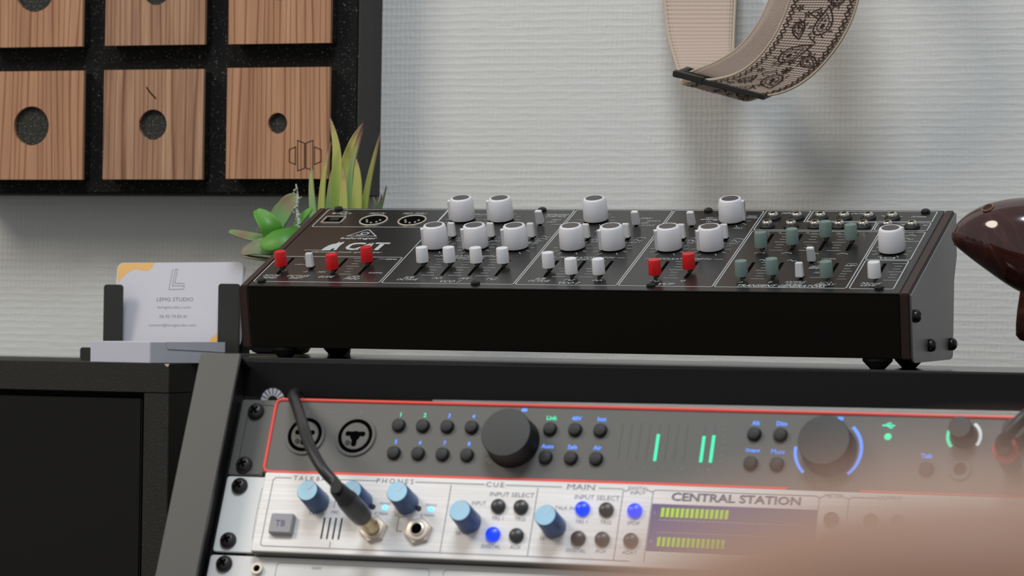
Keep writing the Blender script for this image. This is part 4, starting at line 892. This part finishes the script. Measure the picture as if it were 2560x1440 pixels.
# ================================================================ plants
def leaf(pts, wmax, name, material, par, nrm=V((0, -1, 0)), fold=.25, shape='aloe', n=14, nw=6, th=1.6):
    c = catmull(pts, max(3, n//(len(pts)-1))); m_ = len(c); vs = []; uvs = []; fs = []
    for i, p in enumerate(c):
        t = i/(m_-1); tg = (c[min(i+1, m_-1)]-c[max(i-1, 0)]).normalized(); sd_ = tg.cross(nrm).normalized(); nn = sd_.cross(tg).normalized()
        if shape == 'aloe': w_ = wmax*(1-t)**.62*(.72+.28*min(1, t*5)) if t < .999 else 0.05
        else: w_ = wmax*math.sin(PI*min(1, max(0.02, t*.93+.03)))**.65*(.35+.65*t**.6)*1.08 if t < .97 else wmax*.22
        for j in range(nw+1):
            s_ = -1+2*j/nw; vs.append(p+sd_*w_/2*s_+nn*fold*w_*(s_*s_-.5)*.6); uvs.append((j/nw, t))
    for i in range(m_-1):
        for j in range(nw): k = i*(nw+1)+j; fs.append((k, k+1, k+nw+2, k+nw+1))
    pw = world_of(par); inv = pw.inverted(); me = bpy.data.meshes.new(name); me.from_pydata([(inv @ v)*S for v in vs], [], fs); me.materials.append(mats[material]); ul = me.uv_layers.new(name='UVMap')
    for p in me.polygons:
        p.use_smooth = True
        for li in p.loop_indices: ul.data[li].uv = uvs[me.loops[li].vertex_index]
    o = link(me, name, par, pw); md = o.modifiers.new('t', 'SOLIDIFY'); md.thickness = th*S; md.offset = 0
    sb_ = o.modifiers.new('s', 'SUBSURF'); sb_.levels = 1; sb_.render_levels = 1; return o
YA = 176
ap = P(862, 800, YA); al = thing('aloe_plant', (ap.x, YA, TZ), 'pointed yellow green aloe plant with reddish tips behind the synthesizer', 'plant')
PX = P(849, 800, YA).x
MB().lathe([(7.5, 0), (8, 6), (13, 12), (18, 26), (18.5, 34), (16.5, 34), (15.5, 28)], 32, T(PX, YA, TZ+.05)).out('pot', 'pot', al); MB().lathe([(16, 28), (.05, 30)], 24, T(PX, YA, TZ), cap=False).out('soil', 'soil', al, smooth=0)
def AP(*l): return [P(x, y, YA+d) for x, y, d in l]
b0 = (862, 830)
for l, wd, m_ in (([(800, 850, 0), (795, 690, 4), (785, 560, 6), (778, 470, 8), (779, 415, 10)], 9, 'aloe_teal'), ([(812, 850, -4), (805, 690, -6), (803, 560, -8), (808, 450, -8), (828, 352, -6)], 9, 'aloe_green'),
              ([(838, 850, 6), (824, 700, 10), (822, 560, 12), (826, 470, 12), (836, 400, 12)], 9, 'aloe_teal'), ([(858, 850, 0), (846, 700, 0), (845, 560, 0), (843, 430, -2), (840, 360, 0), (824, 292, 2)], 14, 'aloe_green'),
              ([(866, 850, 10), (862, 700, 12), (860, 540, 12), (862, 430, 10), (880, 360, 8), (908, 306, 6)], 15, 'aloe_green'), ([(862, 850, -10), (860, 700, -14), (858, 560, -14), (860, 480, -13), (858, 414, -12)], 12, 'aloe_green'),
              ([(880, 850, -6), (884, 700, -10), (888, 560, -10), (894, 460, -9), (890, 395, -7)], 15, 'aloe_green'), ([(900, 850, 4), (902, 700, 6), (906, 560, 6), (922, 450, 6), (952, 326, 4)], 9, 'aloe_green'),
              ([(878, 850, 4), (880, 650, 2), (876, 520, 0), (878, 420, -4), (908, 318, -6)], 10, 'aloe_teal')):
    leaf(AP(*l), wd, 'leaf', m_, al)
YB = 172
jp = P(700, 780, YB); jd = thing('leafy_succulent', (-48, YB+6, TZ), 'bright green round leaved succulent at the left end of the synthesizer', 'plant')
QX = max(P(690, 800, YB).x, -48)
MB().lathe([(16, 0), (19, 1), (21, 4.5), (21.4, 6)], 36, T(QX, YB+6, TZ+.05)).out('saucer', 'rubber', jd); MB().lathe([(20, 6.1), (20.5, 8), (20.5, 34), (19, 34), (18, 29)], 36, T(QX, YB+6, TZ+.05)).out('pot', 'pot_olive', jd); MB().lathe([(18.5, 29), (.05, 31)], 24, T(QX, YB+6, TZ), cap=False).out('soil', 'soil', jd, smooth=0)
JP = lambda *l: [P(x, y, YB+d) for x, y, d in l]
sp_ = MB().tube(catmull([(QX, YB+8, TZ+28)]+[tuple(p) for p in JP((760, 660, 4), (710, 600, 0), (690, 560, 0))], 6), 2.0, 8).out('stem', 'leaf_dull', jd)
for l, wd, m_, nm, fo in (([(708, 612, 0), (690, 600, -10), (672, 560, -14), (640, 524, -10)], 17, 'leaf_green', (0, -.6, .8), .3), ([(700, 600, 4), (700, 560, 6), (715, 520, 6), (742, 488, 6)], 19, 'leaf_blush', (-.4, -.9, .1), .2),
                    ([(705, 610, 0), (670, 600, 0), (625, 592, -2), (572, 578, -6)], 14, 'leaf_blush', (0, -.45, .9), .15), ([(752, 572, -16), (718, 582, -22), (688, 596, -26), (650, 614, -28)], 25, 'leaf_green', (-.25, -.75, .66), -.35),
                    ([(735, 640, -10), (690, 625, -18), (650, 618, -20), (600, 632, -16)], 19, 'leaf_dull', (0, -.7, .7), .35), ([(712, 605, -4), (735, 575, -6), (755, 545, -6), (780, 520, -4)], 9, 'leaf_green', (-.6, -.8, .1), .2),
                    ([(720, 620, 4), (700, 590, 4), (680, 575, 4), (655, 560, 6)], 12, 'leaf_dull', (0, -.8, .6), .2), ([(735, 650, -12), (700, 650, -16), (660, 648, -20), (604, 640, -22)], 10, 'leaf_dull', (0, -.2, .98), .2),
                    ([(700, 590, 8), (690, 560, 10), (700, 530, 12), (722, 505, 12)], 15, 'leaf_dull', (-.3, -.95, .1), .2), ([(715, 600, -2), (690, 582, -6), (668, 574, -8), (640, 572, -8)], 11, 'leaf_dull', (0, -.6, .8), .3),
                    ([(745, 600, 0), (790, 560, 4), (820, 535, 4), (850, 520, 2)], 10, 'leaf_green', (0, -.9, .3), .2)):
    leaf(JP(*l), wd, 'leaf', m_, jd, V(nm).normalized(), fo, 'round', 16, 8, 1.4)
tw = MB().tube(catmull([tuple(p) for p in JP((728, 640, -6), (744, 590, -8), (748, 555, -8), (742, 520, -8), (745, 495, -8), (740, 460, -8))], 6), [1.7]*8+[1.4]*8+[1.0]*9+[.6]*6, 8)
for i in range(14):
    y = 620-11*i; x = 740+5*math.sin(i*1.3); p = P(x, y, YB-8); q = P(x+(9 if i % 2 else -8), y-7, YB-10); tw.tube([p, q], [.9, .35], 5)
tw.out('grey_twig', 'twig', jd)
# a small dark green sprig right of the aloe, mostly behind the synthesizer
for dx, dy, wd in ((-10, -34, 4), (12, -40, 4), (4, -20, 5), (24, -62, 3)):
    leaf([P(880, 790, 184), P(930, 600, 190), P(942+dx*.5, 530+dy*.3, 190), P(942+dx, 525+dy, 190)], wd, 'leaf', 'leaf_dull', al)['label'] = 'thin grey green leaf beside the yellow green ones'
# ================================================================ business cards
YC = 168
def at_c(x, y, d=0): return P(x, y, YC+d)
ch = thing('card_holder', (-95, YC, CZ), 'black metal card holder standing on the low cabinet', 'card holder')
fz = frame((0, YC, 0), (1, 0, 0), (0, 0, 1), (0, -1, 0)); xz = lambda x, y, d=0: (P(x, y, YC+d).x, P(x, y, YC+d).z)
def plate(px0, px1, py0, py1, d, name, par, th=1.6, r=3):
    a, b_ = P(px0, py0, YC+d), P(px1, py1, YC+d); f2 = frame((0, YC+d, 0), (1, 0, 0), (0, 0, 1), (0, -1, 0)); return MB().rbox(a.x, b_.x, b_.z, a.z, 0, th, r, f2, bev=.2).out(name, 'holder_black', par)
a = P(262, 711, YC); b_ = P(308, 850, YC)
for x0, x1, y0_ in ((262, 309, 711), (548, 601, 709)):
    pa, pb = P(x0, y0_, YC), P(x1, y0_, YC); MB().rbox(pa.x, pb.x, CZ+.1, pa.z, -YC-0, -YC+1.6, 2.2, frame((0, 0, 0), (1, 0, 0), (0, 0, 1), (0, -1, 0)), bev=.2).out('front_lip', 'holder_black', ch)
pa, pb = P(262, 711, YC), P(601, 709, YC)
MB().box(pa.x, pb.x, YC+16, YC+17.6, CZ+.1, -12).out('back_plate', 'holder_black', ch)
MB().box(pa.x, pb.x, YC+.1, YC+17.6, CZ+.1, CZ+2.0).out('base_plate', 'holder_black', ch, bevel=.3)
pl_ = P(200, 868, YC+8); MB().rbox(pl_.x, pa.x+4, CZ+.1, P(200, 868, YC+8).z, -YC-9.6, -YC-8, 1.8, frame((0, 0, 0), (1, 0, 0), (0, 0, 1), (0, -1, 0)), bev=.2).out('side_foot', 'holder_black', ch)
# leaning stack
def card(dz, name, label, grp=None):
    c = thing(name, (-92, YC+8, CZ+2.2), label, 'card', grp); return c
c0 = P(311, 855, YC+4.5); tl_ = P(294, 657, YC+13.5); tr_ = P(609, 655, YC+13.5); br_ = P(590, 855, YC+4.5)
ex = (tr_-tl_).normalized(); up_ = ((tl_+tr_)/2-(c0+br_)/2).normalized(); ey = (up_-ex*up_.dot(ex)).normalized(); ez = ex.cross(ey)
cw = (tr_-tl_).length; chh = ((tl_+tr_)/2-(c0+br_)/2).length+3.2; org = tl_-ey*chh
fc = frame(org, ex, ey, ez)
bc = card(0, 'business_card', 'white business card with rounded corners and printed studio details, front of the holder')
MB().prism(rrect(0, cw, 0, chh, 4.6, 6), -.35, 0, fc).out('card_sheet', 'card_white', bc, smooth=30)
for i, dx in enumerate((.5, 1.0, 1.6)):
    o = MB().prism(rrect(dx, cw+dx, 0, chh-.3*i, 4.6, 6), -.35-.5*(i+1), -.5*(i+1), fc).out('business_card', 'card_white', None, smooth=30)
    tag(o, 'blank edge of a white business card stacked behind the printed one', 'card', 'white cards stacked in the black holder')
q2 = lambda x, y: (lambda v: (v.x, v.y))(fc.inverted() @ (lambda d: CAM+d*(((org-CAM).dot(ez))/d.dot(ez)))(ray(x, y)))
cp = MB()
cp.poly([q2(*p) for p in ((294.6, 706), (293.6, 690), (294.6, 672), (299, 663), (309, 658.5), (386, 657.3), (381, 668), (372, 676), (356, 677), (341, 672), (330, 675), (318, 683), (306, 693), (300, 700), (297, 708))], .06, fc)
cp.out('orange_splash', 'card_orange', bc, smooth=0); cp = MB()
cp.poly([q2(*p) for p in ((590, 822), (546, 832), (534, 840), (523, 850), (530, 857), (590, 857))], .06, fc)
cp.out('orange_splash', 'card_orange', bc, smooth=0)
lo = MB(); 
lo.strip([q2(*p) for p in ((432, 673), (422.5, 724), (459, 723), (461, 714.5), (431, 715), (438.5, 673), (444, 673), (437, 708.5), (462, 708.5))], .34, .07, fc); lo.out('monogram', 'card_print', bc, smooth=0)
def ctx(b_, x, y, x0, x1, h, **k):
    p = q2(x, y); wd = (V(q2(x1, y))-V(q2(x0, y))).length; text(b_, bc, fc, p[0], p[1], h, 'card_print', z=.07, width=wd, **k)
ctx('LEMG STUDIO', 437.5, 748.5, 392, 483, 2.6, bold=.01); ctx('lemgstudio.com', 435, 769, 394, 476, 2.4, bold=-.008); ctx('06.95.74.83.41', 433, 791, 399, 467, 2.2, bold=-.008); ctx('contact@lemgstudio.com', 431, 813.5, 372, 490, 2.4, bold=-.008)
# small white box in front, corner towards the viewer
YX = 103
wb = thing('small_white_box', tuple(P(300, 908, YX)), 'small white cardboard box lying in front of the business cards', 'box')
A1 = zc = lambda x, z, Y: P(x, z, Y)
p1, p2 = P(225, 906, YX-1), P(375, 908, YX-2); top = P(300, 853.5, YX).z
p1 = V((p1.x, p1.y, CZ+.1)); p2 = V((p2.x, p2.y, CZ+.1)); p3 = V((P(562, 880, YX+52).x, YX+52, CZ+.1)); p4 = V((p1.x+9, YX+46, CZ+.1))
vs = [p1, p2, p3, p4]+[V((p.x, p.y, top)) for p in (p1, p2, p3, p4)]
MB().add(vs, [(3, 2, 1, 0), (4, 5, 6, 7), (0, 1, 5, 4), (1, 2, 6, 5), (2, 3, 7, 6), (3, 0, 4, 7)]).out('carton', 'box_white', wb, bevel=.4)
d_ = (p3-p2).normalized(); n_ = V((d_.y, -d_.x, 0)).normalized()
f2 = frame(p2+n_*.12, d_, V((0, 0, 1)), n_); Lx = (p3-p2).length
MB().prism([(12, 14.2), (Lx-.2, 14.4), (Lx-.2, 7.5), (Lx*.6, 8.6), (14, 9.5)], 0, .3, f2).out('torn_flap', 'box_white', wb, smooth=0)
# ================================================================ hand close to the lens
hd = thing('person', tuple(PD(2900, 1500, 205)), 'out of focus bare hand and forearm reaching across the lower right corner', 'person')
def skin_mesh(chains, name, material, lv=2):
    me = bpy.data.meshes.new(name); vs = []; es = []; rs = []
    for ch_, rad, att in chains:
        prev = att
        for p, r in zip(ch_, rad):
            vs.append(p); rs.append(r); 
            if prev is not None: es.append((prev, len(vs)-1))
            prev = len(vs)-1
    inv = world_of(hd).inverted(); me.from_pydata([(inv @ v)*S for v in vs], es, []); o = link(me, name, hd, world_of(hd)); me.materials.append(mats[material])
    md = o.modifiers.new('skin', 'SKIN'); md.use_smooth_shade = True
    for i, r in enumerate(rs): me.skin_vertices[0].data[i].radius = (r*S, r*S)
    me.skin_vertices[0].data[0].use_root = True
    s2 = o.modifiers.new('sub', 'SUBSURF'); s2.levels = lv; s2.render_levels = lv; return o
Z = 205
D = lambda x, y, d=0: PD(x-110+(x-2300)*.02, y+92-(2500-min(x, 2600))*.11, Z+d)
chains = [([D(4600, 2900, -10), D(4000, 2450, -5), D(3500, 2080, 0)], [27, 24, 23], None),
          ([D(3160, 1850, 0)], [25], 2)]
arm = [(D(6200, 4200, -30), 34), (D(5200, 3400, -20), 30), (D(4500, 2850, -12), 25), (D(4150, 2550, -6), 23), (D(3800, 2270, 0), 26), (D(3350, 1960, 0), 27)]
vsl = [p for p, r in arm]; rl_ = [r for p, r in arm]
ch_all = [(vsl, rl_, None)]
ip = 5
ch_all.append(([D(2900, 1520, -6), D(2560, 1395, -9), D(2130, 1500, -6), D(1760, 1640, 0), D(1640, 1720, 2)], [14, 9.8, 9.2, 8.2, 6.5], ip))
ch_all.append(([D(2760, 1760, 6), D(2350, 1700, 4), D(1900, 1880, 6), D(1600, 2150, 10), D(1540, 2300, 12)], [13, 10, 9.3, 8.2, 6.5], ip))
ch_all.append(([D(2850, 2080, 14), D(2380, 2090, 14), D(1960, 2330, 16), D(1760, 2620, 20), D(1730, 2750, 20)], [13, 9.6, 8.9, 7.9, 6.2], ip))
ch_all.append(([D(3020, 2380, 20), D(2620, 2470, 22), D(2330, 2720, 24), D(2230, 2930, 26)], [11, 8.5, 7.8, 6.5], ip))
ch_all.append(([D(3120, 2180, -22), D(2720, 2160, -34), D(2380, 2260, -38), D(2160, 2330, -38)], [12.5, 10.5, 9.5, 7.5], ip))
skin_mesh(ch_all, 'hand_and_forearm', 'skin')
MB().tube(catmull([tuple(D(4400, 2790, -12)), tuple(D(5200, 3400, -20)), tuple(D(6300, 4280, -30)), tuple(D(7600, 5400, -40))], 6), [33]*7+[38]*6+[46]*6, 24).out('sleeve', 'shirt', hd)
